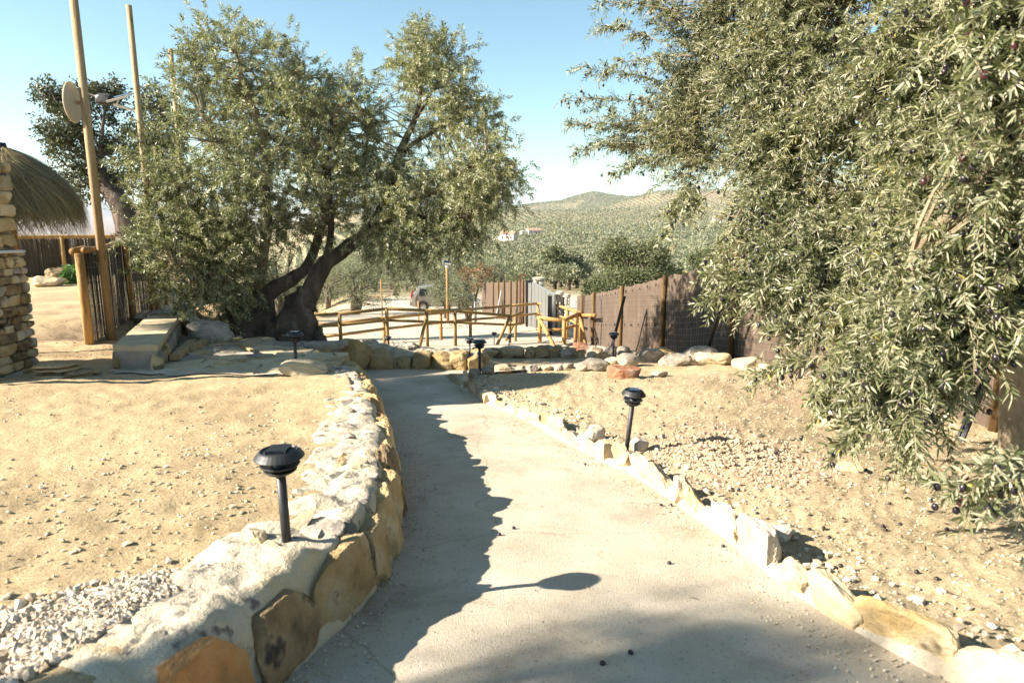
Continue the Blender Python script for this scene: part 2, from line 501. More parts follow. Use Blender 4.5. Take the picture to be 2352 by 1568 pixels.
def ground_h(X, Y, fine=True):
    X = np.atleast_1d(np.asarray(X, float)); Y = np.atleast_1d(np.asarray(Y, float))
    R = np.hypot(X, Y)
    far = R > 60
    Yp = np.where(Y > 40, np.where(Y > 60, R, Y + (R - Y) * sstep(40, 60, Y)), Y)
    Yp = np.where(Y < -4, -4, Yp)
    zp = path_h(Yp)
    zl = table(Yp, T_LEFT)
    az = X / np.maximum(Y, 1.0)
    # left terrace edge beyond the olive tree
    xe = table(Y, [(7.4, -1.55), (8.0, -1.75), (9.0, -2.35), (9.8, -3.3), (11, -4.4), (14, -5.6), (20, -7.0), (45, -11)])
    wl_far = sstep(-.1, 1.0 + .08 * np.maximum(Y, 0), xe - X)
    wl_far = np.where(Y > 50, sstep(.22, .42, -az), wl_far)
    dl = np.where(Y < 9, 0.0, 0.0)
    near = (Y < 8.6) & (R < 14)
    w_near = np.zeros_like(X); w_bed = np.zeros_like(X)
    if near.any():
        sl = side_dist(X[near], Y[near], LB)
        sr = side_dist(X[near], Y[near], RB)
        w_near[near] = sstep(.06, .17, sl)
        w_bed[near] = sstep(.02, .10, -sr) * sstep(7.9, 7.0, Y[near])
    mixy = sstep(7.4, 8.4, Y)
    w_left = np.where(near, w_near * (1 - mixy) + wl_far * mixy, wl_far)
    w_left = np.where(X > 0, 0, w_left)
    bed = .04 + .08 * np.exp(-(((X - 1.35) / .75) ** 2 + ((Y - 4.4) / .9) ** 2)) - .10 * sstep(1.8, 3.8, X) + .05 * sstep(4.5, 6.5, Y)
    z = zp - .05 * np.where(near, 1, 0) * (1 - mixy)
    z = z + w_bed * (bed + .05)
    # terrace above the low wall at the bend
    hump = sstep(8.0, 8.16, Y) * sstep(-.15, -.5, X) * sstep(9.6, 8.6, Y)
    z = z + hump * .12
    z = z * (1 - w_left) + zl * w_left
    # hills
    ad = az
    m = R > 900
    if m.any():
        a = az[m]; r = R[m]; zz = z[m]
        for tb, r0, sg, lo in ((SKY_R, 2000., 430., 900.), (SKY_N, 1450., 260., 900.), (SKY_L, 9500., 1800., 4000.)):
            xs = np.array([az_of(q[0]) for q in tb]); hs = np.array([(485.0 - q[1]) / F / 1.0 for q in tb])
            h = np.interp(a, xs, hs) * r0
            top = np.where(r < r0, np.exp(-((r - r0) / sg) ** 2), np.exp(-((r - r0) / (sg * 2)) ** 2))
            top = np.where(r < lo, 0, top)
            edge = sstep(-.33, -.18, a) if tb is not SKY_L else sstep(.1, -.1, a)
            rough = r0 * .0012 * fbm(np.stack([a * 22, r / r0 * 3, np.full_like(a, r0)], -1), 3, 3)
            zz = zz * (1 - top * edge) + (h + rough) * top * edge
        z[m] = zz
    if fine:
        q = np.stack([X, Y, np.zeros_like(X)], -1)
        nr = R < 14
        if nr.any():
            qq = q[nr]
            b = .016 * fbm(qq * 1.7, 3, 21) + .010 * fbm(qq * 9, 4, 31)
            sl2 = w_bed[nr]
            b = b + sl2 * .008 * fbm(qq * 26, 3, 41)
            clod = np.exp(-(((qq[:, 0] - 1.35) / .42) ** 2 + ((qq[:, 1] - 3.85) / .55) ** 2))
            b = b + clod * .030 * np.abs(fbm(qq * 20, 3, 51))
            z[nr] += b
        z = z + np.where(R >= 14, .05 * fbm(q * .35, 3, 61), 0)
    return z + CZ

def ground_hit(x, y, d0=.8, d1=900.):
    r = ray(x, y)
    d = np.geomspace(d0, d1, 900)
    g = ground_h(r[0] * d, r[1] * d, False)
    below = (r[2] * d + CZ) <= g
    k = int(np.argmax(below)) if below.any() else len(d) - 1
    k = max(k, 1)
    f0 = r[2] * d[k - 1] + CZ - g[k - 1]; f1 = r[2] * d[k] + CZ - g[k]
    t = f0 / (f0 - f1 + 1e-12)
    dd = d[k - 1] + (d[k] - d[k - 1]) * np.clip(t, 0, 1)
    return np.array([r[0] * dd, r[1] * dd, r[2] * dd + CZ])

def gz(X, Y): return float(ground_h(X, Y)[0])
def drop(p): return np.array([p[0], p[1], gz(p[0], p[1])])
def wpt(x, y, d):
    p = U(x, y, d)
    return drop(p)

# ------------------------------------------------------------------ ground sheet: rings that widen with distance
def build_ground():
    front = np.linspace(-52, 52, 521)
    back = np.concatenate([np.linspace(-180, -54, 40), np.linspace(54, 178, 40)])
    ang = np.radians(np.sort(np.concatenate([front, back])))
    rr = np.concatenate([np.geomspace(.35, 12, 270), np.geomspace(12.2, 300, 130), np.geomspace(306, 16000, 150)])
    A, R = np.meshgrid(ang, rr)
    X = (np.sin(A) * R).ravel(); Y = (np.cos(A) * R).ravel()
    Z = ground_h(X, Y)
    n, m = len(ang), len(rr)
    i = np.arange(m - 1)[:, None] * n
    j = np.arange(n)[None, :]
    jn = (j + 1) % n
    Q = np.stack([i + j, i + jn, i + n + jn, i + n + j], -1).reshape(-1, 4)
    mb = MB()
    mb.add(np.stack([X, Y, Z], -1), Q)
    c0 = mb.n
    mb.add([[0, 0, gz(0, .01)]], np.zeros((0, 3), int))
    k = np.arange(n)
    mb.f.append(np.stack([np.full(n, c0), (k + 1) % n, k], -1))
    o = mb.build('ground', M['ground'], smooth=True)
    # the colour of the soil from place to place
    V = np.concatenate(mb.v)
    x, y = V[:, 0], V[:, 1]
    r = np.hypot(x, y)
    az = x / np.maximum(y, 1.)
    q = np.stack([x, y, np.zeros_like(x)], -1)
    sand = np.array([.475, .365, .215]); bedc = np.array([.45, .36, .225]); park = np.array([.50, .44, .35]); grove = np.array([.26, .215, .125])
    brown = np.array([.30, .20, .13]); litter = np.array([.17, .125, .085]); plainc = np.array([.22, .17, .14]); hill = np.array([.25, .21, .135])
    c = np.tile(sand, (len(x), 1))
    def mix(w, col):
        nonlocal c
        c = c * (1 - w[:, None]) + col * w[:, None]
    mix(sstep(-.2, .3, x) * sstep(9, 7, y), bedc)
    xe = table(y, [(7.4, -1.55), (9.0, -2.35), (11, -4.4), (20, -7.0), (45, -11)])
    mix(sstep(8.5, 11, y) * sstep(-.5, 1.0, x - xe), park)
    mix(sstep(38, 60, r) * sstep(-.6, -.45, az) * np.clip(sstep(52, 66, r) + sstep(-.26, -.32, az), 0, 1), grove)
    mix(sstep(52, 80, r) * sstep(-.42, -.55, az), plainc)
    mix(sstep(1050, 1250, r) * sstep(-.3, -.2, az), hill)
    w = np.exp(-(((x - 1.32) / .5) ** 2 + ((y - 4.0) / .8) ** 2)) * (.7 + .5 * fbm(q * 3, 3, 5))
    mix(np.clip(w, 0, .9), np.array([.42, .30, .21]))
    w = np.exp(-(((x - 2.6) / .6) ** 2 + ((y - 5.8) / .7) ** 2)) * (.7 + .6 * fbm(q * 4, 3, 6))
    mix(np.clip(w, 0, .8), np.array([.36, .25, .17]))
    # leaf litter and dark soil under the big olive and the fence panel
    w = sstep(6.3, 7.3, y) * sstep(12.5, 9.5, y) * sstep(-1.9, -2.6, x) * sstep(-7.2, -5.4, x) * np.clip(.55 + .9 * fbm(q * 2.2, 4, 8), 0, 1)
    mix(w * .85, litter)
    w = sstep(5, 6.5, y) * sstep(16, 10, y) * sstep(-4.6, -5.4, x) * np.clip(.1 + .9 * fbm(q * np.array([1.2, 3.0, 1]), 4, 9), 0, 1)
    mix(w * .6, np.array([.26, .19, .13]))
    # a line of bare earth, and clearings in the groves
    w = np.clip((fbm(q * .012, 3, 12) - .1) * 2, 0, 1) * sstep(100, 200, r) * sstep(-.3, -.2, az)
    mix(w * .5, np.array([.36, .27, .17]))
    w = np.exp(-((r - 985) / 16) ** 2) * sstep(.1, .16, az)
    mix(w, np.array([.46, .31, .20]))
    big = 1 + .10 * fbm(q * .9, 4, 14)
    c = np.clip(c * big[:, None], 0.02, .75)
    at = o.data.attributes.new('soil', 'FLOAT_COLOR', 'POINT')
    at.data.foreach_set('color', np.concatenate([c, np.ones((len(c), 1))], 1).astype(np.float32).reshape(-1))
    return tag(o, 'pale sandy ground running down to the valley groves', 'ground', kind='structure')

def ground_mat():
    m, nt, bs, out = nodes('soil')
    at = nt.nodes.new('ShaderNodeAttribute')
    at.attribute_name = 'soil'
    co = coords(nt, 'Object')
    f1 = noise(nt, co, 2.6, 9, .65)
    f2 = noise(nt, co, 55, 6, .7)
    f3 = noise(nt, co, 210, 4, .7)
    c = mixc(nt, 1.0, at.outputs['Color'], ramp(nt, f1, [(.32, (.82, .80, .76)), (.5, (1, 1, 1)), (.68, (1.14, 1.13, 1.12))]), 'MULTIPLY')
    c = mixc(nt, 1.0, c, ramp(nt, f2, [(.30, (.60, .58, .55)), (.46, (.98, .98, .98)), (.72, (1.18, 1.18, 1.18))]), 'MULTIPLY')
    c = mixc(nt, .8, c, ramp(nt, f3, [(.28, (.62, .60, .56)), (.5, (1, 1, 1)), (.75, (1.2, 1.2, 1.2))]), 'MULTIPLY')
    v = N(nt, 'ShaderNodeTexVoronoi', Scale=38.0)
    v.feature = 'F1'
    nt.links.new(co, v.inputs['Vector'])
    peb = ramp(nt, v.outputs['Distance'], [(.10, (1, 1, 1)), (.2, (0, 0, 0))])
    c = mixc(nt, peb, c, mixc(nt, v.outputs['Color'], (.36, .29, .20), (.58, .52, .43)))
    nt.links.new(c, bs.inputs['Base Color'])
    bs.inputs['Roughness'].default_value = 1.0
    bs.inputs['Specular IOR Level'].default_value = .1
    bump(nt, bs, [(noise(nt, co, 14, 6, .7), .5, .03), (f2, .9, .016), (peb, .6, .008), (f3, .8, .006)])
    return m
M['ground'] = ground_mat()
ground = build_ground()

# ------------------------------------------------------------------ concrete path
def build_path():
    Lp = np.concatenate([LEFT_W, FAR_W, np.array([list(on_path(*p)[:2]) for p in [(1150,834),(1250,826),(1400,823),(1520,822)]])])
    Rp = np.concatenate([RIGHT_W, np.array([list(on_path(*p)[:2]) for p in [(1075,866),(1110,855),(1200,848),(1330,841),(1450,834),(1540,829)]])])
    L, _ = smooth_poly(Lp, 240, 1)
    R, _ = smooth_poly(Rp, 240, 1)
    # widen a little under the wall and the kerb
    def norm(P):
        t = np.gradient(P, axis=0); t = t / np.linalg.norm(t, axis=1, keepdims=True)
        return np.stack([-t[:, 1], t[:, 0]], 1)
    L = L + norm(L) * .05
    R = R - norm(R) * .05
    n = 40
    t = np.linspace(0, 1, n)
    P = L[:, None, :] * (1 - t)[None, :, None] + R[:, None, :] * t[None, :, None]
    X, Y = P[..., 0].ravel(), P[..., 1].ravel()
    q = np.stack([X, Y, np.zeros_like(X)], -1)
    Z = path_h(Y) + CZ + .006 * fbm(q * 1.3, 3, 71) + .003 * fbm(q * 7, 3, 72)
    i = np.arange(239)[:, None] * n
    j = np.arange(n - 1)[None, :]
    mb = MB()
    mb.add(np.stack([X, Y, Z], -1), np.stack([i + j, i + j + 1, i + n + j + 1, i + n + j], -1).reshape(-1, 4))
    o = mb.build('path', M['concrete'], smooth=True)
    return tag(o, 'rough pale concrete path curving down between the stone edges', 'path', kind='structure')
build_path()

def sheet_from_px(name, px, mat, lift, label, cat, step=.25):
    P = np.array([ground_hit(*p)[:2] for p in px])
    lo, hi = P.min(0), P.max(0)
    nx = max(2, int((hi[0] - lo[0]) / step) + 1); ny = max(2, int((hi[1] - lo[1]) / step) + 1)
    X, Y = np.meshgrid(np.linspace(lo[0], hi[0], nx), np.linspace(lo[1], hi[1], ny))
    x, y = X.ravel(), Y.ravel()
    inside = np.zeros(len(x), bool)
    k = len(P)
    for a in range(k):
        x1, y1 = P[a]; x2, y2 = P[(a + 1) % k]
        c = ((y1 > y) != (y2 > y)) & (x < (x2 - x1) * (y - y1) / (y2 - y1 + 1e-12) + x1)
        inside ^= c
    z = ground_h(x, y) + lift
    i = np.arange(ny - 1)[:, None] * nx; j = np.arange(nx - 1)[None, :]
    Q = np.stack([i + j, i + j + 1, i + nx + j + 1, i + nx + j], -1).reshape(-1, 4)
    Q = Q[inside[Q].all(1)]
    mb = MB(); mb.add(np.stack([x, y, z], -1), Q)
    return tag(mb.build(name, mat, smooth=True), label, cat, kind='structure')
sheet_from_px('concrete_ramp', [(735,806),(900,812),(1100,806),(1320,800),(1305,765),(1285,742),(1200,740),(1100,752),(1000,762),(880,772),(760,786)],
              M['concrete'], .035, 'smooth pale concrete ramp behind the wooden handrails', 'ramp', .2)

# ------------------------------------------------------------------ rocks
_ico = {}
def ico(sub):
    if sub not in _ico:
        bm = bmesh.new()
        bmesh.ops.create_icosphere(bm, subdivisions=sub, radius=1.0)
        V = np.array([v.co[:] for v in bm.verts]); Fc = np.array([[v.index for v in f.verts] for f in bm.faces])
        bm.free()
        _ico[sub] = (unit(V), Fc)
    return _ico[sub]

def rock_verts(seed, dims, p=3.0, cuts=7, rough=.05, sub=3, cutlo=.62, cuthi=.95):
    g = np.random.default_rng(seed)
    V, Fc = ico(sub)
    s = (np.abs(V) ** p).sum(1) ** (-1.0 / p)
    V = V * s[:, None]
    for _ in range(cuts):
        n = unit(g.normal(size=3))
        off = g.uniform(cutlo, cuthi) * (np.abs(n) ** 1.0).sum() * .72
        d = np.maximum(V @ n - off, 0)
        V = V - d[:, None] * n
    V = V * (1 + rough * fbm(V * 2.1 + seed * 3.7, 4, seed)[:, None])
    V = V + .25 * rough * fbm(V * 9 + seed, 3, seed + 5)[:, None] * unit(V)
    return V * np.array(dims) / 2.0, Fc

def rotm(ax, ay, az):
    return np.array(Matrix.Rotation(az, 3, 'Z') @ Matrix.Rotation(ay, 3, 'Y') @ Matrix.Rotation(ax, 3, 'X'))

def rock_obj(name, seed, dims, loc, mat, rot=(0, 0, 0), parent=None, **kw):
    V, Fc = rock_verts(seed, dims, **kw)
    mb = MB(); mb.add(V @ rotm(*rot).T, Fc)
    o = mb.build(name, M[mat] if isinstance(mat, str) else mat, parent, smooth=False, loc=tuple(float(c) for c in loc))
    return o

# ------------------------------------------------------------------ stone retaining wall along the left of the path
def sweep_wall(base, hfun, prof, side, rough, seed, lip=None):
    """base (n,2); prof: list of (inward offset, height share); side=+1 inward is to the left of travel"""
    t = np.gradient(base, axis=0); t = t / np.linalg.norm(t, axis=1, keepdims=True)
    nn = np.stack([-t[:, 1], t[:, 0]], 1) * side
    rows = []
    for off, hs in prof:
        h0, h1 = hfun
        xy = base + nn * off
        z = h0 + (h1 - h0) * hs
        rows.append(np.concatenate([xy, z[:, None]], 1))
    G = np.stack(rows, 1)              # n, k, 3
    n, k = G.shape[:2]
    P = G.reshape(-1, 3)
    w = fbm(P * 4.3, 4, seed); w2 = fbm(P * 15, 4, seed + 9)
    nor = np.repeat(nn, k, 0)
    ridge = np.abs(fbm(P * np.array([7, 7, 9.]), 3, seed + 3))
    P[:, :2] += nor * ((rough * w + .4 * rough * w2))[:, None]
    P[:, 2] += rough * (.9 * w2 + .8 * w) + rough * 1.0 * (ridge - .4)
    i = np.arange(n - 1)[:, None] * k; j = np.arange(k - 1)[None, :]
    Q = np.stack([i + j, i + k + j, i + k + j + 1, i + j + 1], -1).reshape(-1, 4)
    return P, Q, t, nn

def build_left_wall():
    base, L = smooth_poly(LEFT_W[1:], 620)
    pz = path_h(base[:, 1]) + CZ
    top = table(base[:, 1], T_LEFT) + CZ + .015
    top = top + .02 * fbm(np.stack([base[:, 0] * 2, base[:, 1] * 2, top], 1), 2, 77)
    wd = table(base[:, 1], [(0, .38), (1.8, .38), (3.0, .40), (4.4, .38), (6, .30), (7, .24)])
    root = thing('retaining_wall', 'low curving stone retaining wall with rough mortar top along the left of the path', 'stone wall', (*base[310], pz[310]))
    inv = np.array(root.location)
    prof = [(-.03, -.25), (-.012, 0), (.0, .12), (.012, .3), (.025, .5), (.036, .7), (.048, .86), (.062, .95), (.085, 1.0), (.12, 1.02)]
    prof += [(.12 + (q + 1) * .013, 1.02 - .005 * q) for q in range(16)] + [(.345, .90), (.38, .75)]
    rows = []
    P, Q, t, nn = sweep_wall(base, (pz, top), prof, 1, .019, 5)
    k = len(prof)
    # taper the width of the top towards the far end
    G = P.reshape(-1, k, 3)
    scale = (wd / .33)[:, None]
    off = np.array([q[0] for q in prof])[None, :]
    shift = np.where(off > .09, (off - .09) * (scale - 1), 0)
    G[..., 0] += nn[:, None, 0] * shift; G[..., 1] += nn[:, None, 1] * shift
    mb = MB(); mb.add(G.reshape(-1, 3) - inv, Q)
    mb.build('mortar_body', M['mortar'], root, smooth=True)
    # facing stones, set a little proud of the mortar
    s = np.concatenate([[0], np.cumsum(np.linalg.norm(np.diff(base, axis=0), axis=1))])
    pos = s[np.argmin(np.abs(base[:, 1] - 1.25))]
    q = 0
    mats = ['orange_stone', 'brown_stone', 'stone', 'stone', 'stone', 'stone', 'brown_stone', 'stone', 'stone', 'stone']
    while pos < L - .08:
        w = RND.uniform(.17, .31)
        c = pos + w / 2
        bi = min(int(np.searchsorted(s, c)), len(base) - 1)
        h = top[bi] - pz[bi]
        hh = h * RND.uniform(1.0, 1.18)
        rz = math.atan2(t[bi, 1], t[bi, 0])
        xy = base[bi] + nn[bi] * .038
        z = pz[bi] - .03 + hh / 2
        rock_obj('facing_stone', 300 + q, (w * 1.04, .125, hh), np.array([xy[0], xy[1], z]) - inv, mats[q % len(mats)],
                 (RND.uniform(-.05, .03) - .12, RND.uniform(-.08, .08), rz), root, p=6.0, cuts=9, rough=.06, sub=5, cutlo=.72, cuthi=1.0)
        pos += w + RND.uniform(.0, .02)
        q += 1
    # flat stones showing in the mortar of the top
    for q in range(26):
        bi = RND.randrange(190, 600)
        o_ = RND.uniform(.11, .24) * wd[bi] / .33
        xy = base[bi] + nn[bi] * o_
        rock_obj('cap_stone', 500 + q, (RND.uniform(.10, .22), RND.uniform(.08, .15), .05), np.array([xy[0], xy[1], top[bi] - .018]) - inv,
                 RND.choice(['grey_stone', 'cream_stone', 'grey_stone', 'stone', 'cream_stone']), (RND.uniform(-.10, .10), RND.uniform(-.10, .10), RND.uniform(0, 3.1)), root,
                 p=5, cuts=9, rough=.10, sub=4)
build_left_wall()

# ------------------------------------------------------------------ low kerb of standing stones along the right of the path
def build_kerb():
    base, L = smooth_poly(RIGHT_W, 300)
    pz = path_h(base[:, 1]) + CZ
    root = thing('stone_kerb', 'kerb of cream and ochre slabs set on edge along the right of the path', 'kerb', (*base[150], pz[150]))
    inv = np.array(root.location)
    P, Q, t, nn = sweep_wall(base, (pz, pz + .05), [(-.02, -.3), (.0, .0), (.012, .35), (.03, .7), (.05, .8), (.09, .6), (.12, -.5)], -1, .016, 15)
    mb = MB(); mb.add(P - inv, Q[:, ::-1]); mb.build('mortar_bed', M['concrete'], root, smooth=True)
    s = np.concatenate([[0], np.cumsum(np.linalg.norm(np.diff(base, axis=0), axis=1))])
    pos = s[np.argmin(np.abs(base[:, 1] - 1.2))]
    q = 0
    mats = ['cream_stone', 'cream_stone', 'stone', 'cream_stone', 'cream_stone', 'grey_stone', 'cream_stone', 'stone', 'cream_stone']
    while pos < L:
        Y = np.interp(pos, s, base[:, 1])
        w = RND.uniform(.14, .30) * (1.0 if Y < 4.5 else .85)
        c = pos + w / 2
        bi = min(int(np.searchsorted(s, c)), len(base) - 1)
        h = RND.uniform(.07, .16) * (1.0 if Y < 6.2 else 1.2)
        if Y > 6 and q % 4 == 0: h *= 1.3
        rz = math.atan2(t[bi, 1], t[bi, 0])
        xy = base[bi] + nn[bi] * .035
        rock_obj('kerb_slab', 700 + q, (w * 1.05, RND.uniform(.06, .10), h * 1.25), np.array([xy[0], xy[1], pz[bi] + h / 2 - h * .12]) - inv, mats[q % len(mats)],
                 (RND.uniform(-.22, -.02), RND.uniform(-.16, .16), rz + RND.uniform(-.12, .12)), root, p=5.5, cuts=11, rough=.07, sub=5, cutlo=.62, cuthi=.97)
        pos += w + RND.uniform(.0, .03)
        q += 1
build_kerb()

# ------------------------------------------------------------------ low wall of big ochre stones at the bend
def C4(cx, cy): return ((650 + cx / 4.48) / 1.0884, (600 + cy / 4.48) / 1.0884)
def C5(cx, cy): return ((1000 + cx / 3.92) / 1.0884, (600 + cy / 3.92) / 1.0884)
def C3(cx, cy): return ((250 + cx / 3.92) / 1.0884, (550 + cy / 3.92) / 1.0884)
def K5(cx, cy): return ((400 + cx / 2.24) / 1.0884, cy / 2.24 / 1.0884)     # crown close-up

def build_far_wall():
    base, L = smooth_poly(np.concatenate([[LB[-4], ], FAR_W]), 90)
    pz = path_h(base[:, 1]) + CZ
    root = thing('boulder_wall', 'low wall of big rounded ochre boulders facing the bend of the path', 'stone wall', (*base[45], pz[45]))
    inv = np.array(root.location)
    top = pz + table(base[:, 0], [(-2.3, .36), (-1.5, .22), (-1.0, .18), (-.3, .15)])
    P, Q, t, nn = sweep_wall(base, (pz, top), [(-.03, -.2), (.0, .1), (.03, .5), (.05, .85), (.10, 1.0), (.2, 1.05), (.32, 1.02), (.45, .9), (.6, .6)], 1, .018, 25)
    mb = MB(); mb.add(P - inv, Q); mb.build('mortar_body', M['mortar'], root)
    lst = [(690, 800, 1320, 1530), (800, 910, 1310, 1500), (850, 1220, 1170, 1445), (1215, 1510, 1280, 1445), (1535, 1695, 1335, 1435), (1700, 1905, 1298, 1435), (1910, 2145, 1300, 1438)]
    boxes = [(*C4(a, c), *C4(b, d)) for a, b, c, d in lst] + [(*C5(498, 1128), *C5(655, 1255)), (*C5(640, 1165), *C5(765, 1262))]
    boxes += [(745, 826, 775, 868), (716, 812, 748, 862)]
    for q, (x0, y0, x1, y1) in enumerate(boxes):
        g = on_path((x0 + x1) / 2, y1 + 3)
        d = g[1] * CP - g[2] * SP
        w = (x1 - x0) / F * d; h = (y1 - y0) / F * d * 1.22
        i = np.argmin(np.hypot(base[:, 0] - g[0], base[:, 1] - g[1]))
        rz = math.atan2(t[i, 1], t[i, 0])
        xy = base[i] + nn[i] * .03
        rock_obj('boulder', 900 + q, (w * 1.12, .26, h * 1.35), np.array([xy[0], xy[1], pz[i] + h * .42]) - inv, 'boulder_stone',
                 (.08, RND.uniform(-.06, .06), rz if q < 9 else rz + .3), root, p=4.5, cuts=8, rough=.06, sub=5, cutlo=.76, cuthi=1.0)
    for q in range(14):
        i = RND.randrange(12, 88)
        xy = base[i] + nn[i] * RND.uniform(.16, .42)
        rock_obj('cap_stone', 950 + q, (RND.uniform(.12, .26), RND.uniform(.1, .2), RND.uniform(.05, .09)), np.array([xy[0], xy[1], top[i] + .01]) - inv,
                 RND.choice(['grey_stone', 'cream_stone', 'stone']), (RND.uniform(-.2, .2), RND.uniform(-.2, .2), RND.uniform(0, 3)), root, cuts=7, rough=.08)
build_far_wall()

# ------------------------------------------------------------------ loose rocks: x0, x1, y0(top), y1(foot) in the picture
def loose(x0, x1, y0, y1, seed, mat, label, group=None, name='rock', depthk=.8, p=2.6, cat='rock', rot=0.0):
    g = ground_hit((x0 + x1) / 2, y1)
    d = g[1] * CP - (g[2] - CZ) * SP
    w = (x1 - x0) / F * d; h = max(.04, (y1 - y0) / F * d)
    o = rock_obj(name, seed, (w * 1.08, w * depthk, h * 1.35), (g[0], g[1] + w * depthk * .3, gz(g[0], g[1] + w * depthk * .3) + h * .42), mat,
                 (RND.uniform(-.15, .15), RND.uniform(-.15, .15), rot or RND.uniform(-.5, .5)), None, p=p, cuts=10, rough=.07, sub=4)
    return tag(o, label, cat, group)

row = [(640,880,1060,1165),(770,920,1062,1140),(870,1010,1080,1165),(990,1115,1070,1165),(1110,1220,1075,1160),(1210,1330,1075,1165),(1320,1450,1040,1165),
       (1440,1560,1078,1160),(1560,1680,1085,1165),(1600,1730,1062,1160),(1720,1830,1085,1165)]
for q, (a, b, c, d) in enumerate(row):
    (x0, y0), (x1, y1) = C5(a, c), C5(b, d)
    loose(x0, x1, y0, y1, 1000 + q, 'brown_stone' if q == 2 else ('grey_stone' if q == 8 else 'stone'),
          'ochre rock in the low row along the far side of the lower path', 'rocks edging the far side of the lower path')
row2 = [(40,130,1085,1130,'stone'),(170,330,1085,1120,'cream_stone'),(290,400,1068,1110,'stone'),(410,520,1072,1125,'cream_stone'),(500,590,1058,1120,'cream_stone'),(580,670,1068,1125,'cream_stone'),
        (690,760,1050,1110,'cream_stone'),(760,960,1060,1110,'cream_stone'),(960,1210,1035,1085,'cream_stone'),(1230,1320,1040,1090,'cream_stone'),(1390,1500,1025,1085,'grey_stone'),(1480,1630,1030,1100,'stone')]
for q, (a, b, c, d, m_) in enumerate(row2):
    (x0, y0), (x1, y1) = C5(a, c), C5(b, d)
    g = U((x0 + x1) / 2, y1, 9.4 + .05 * q)
    w = (x1 - x0) / F * 9.6; h = (y1 - y0) / F * 9.6
    V, Fc = rock_verts(1050 + q, (w * 1.1, w * .7, h * 1.3), 2.6, 9, .07, 4)
    gg = gz(g[0], g[1])
    V[:, 2] = np.where(V[:, 2] < 0, V[:, 2] * max(1.0, (g[2] + h * .4 - gg + .05) / (h * .65)), V[:, 2])
    mb = MB(); mb.add(V, Fc)
    tag(mb.build('rock', M[m_], loc=(g[0], g[1], g[2] + h * .4)), 'sunlit pale rock in the upper row below the wooden handrail', 'rock', 'pale rocks in the upper row below the handrail')
singles = [
    (1660,1850,1008,1110,'red_stone','dark reddish boulder beside the foot of the brown screen fence','reddish boulder by the fence'),
    (1830,1985,1045,1120,'cream_stone','pale pink-white rock between the reddish boulder and the standing lamp',None),
    (1985,2150,1030,1150,'grey_stone','dark lichen-grey boulder behind the lamp by the brown fence',None),
    (2130,2260,1050,1140,'grey_stone','rounded grey boulder next to the lamp by the brown fence',None),
    (2220,2330,1085,1140,'cream_stone','small pale round rock right of the rounded grey boulder',None),
    (1830,1930,1105,1180,'white_stone','small white pointed rock at the end of the ochre row',None),
    (1930,2060,1110,1190,'stone','yellow flat-faced rock right of the white pointed rock',None),
    (2010,2140,1160,1225,'cream_stone','low cream rock just above the big red rock',None),
    (2130,2350,1130,1240,'grey_stone','big grey-white boulder behind the red rock',None),
    (1800,2070,1185,1285,'grey_stone','wide grey boulder left of the red rock',None),
    (1725,1850,1215,1285,'grey_stone','dark pitted grey rock in the near row',None),
    (1600,1710,1190,1255,'grey_stone','pointed grey rock in the near row left of the wide grey boulder',None),
    (910,1120,1225,1295,'cream_stone','long cream rock with a dark hollow at the start of the near row',None),
    (1110,1230,1225,1280,'grey_stone','flat grey rock in the near row right of the long cream rock',None),
    (1240,1370,1228,1290,'grey_stone','dark jagged grey rock in the middle of the near row',None),
    (1370,1490,1235,1285,'cream_stone','small pale rock in the middle of the near row',None),
    (1490,1610,1235,1285,'grey_stone','low grey rock right of the middle of the near row',None),
    (800,930,1250,1320,'grey_stone','flat grey rock at the foot of the front lamp of the pair',None),
    (650,790,1270,1345,'grey_stone','flat pale slab at the corner of the kerb by the front lamp of the pair',None),
]
for q, (a, b, c, d, m_, lab, _) in enumerate(singles):
    (x0, y0), (x1, y1) = C5(a, c), C5(b, d)
    loose(x0, x1, y0, y1, 1100 + q, m_, lab)
loose(1400, 1478, 836, 869, 1201, 'red_stone', 'rust-red angular rock with a pale left face lying on the dirt bed', cat='rock', p=3.2, rot=.15)
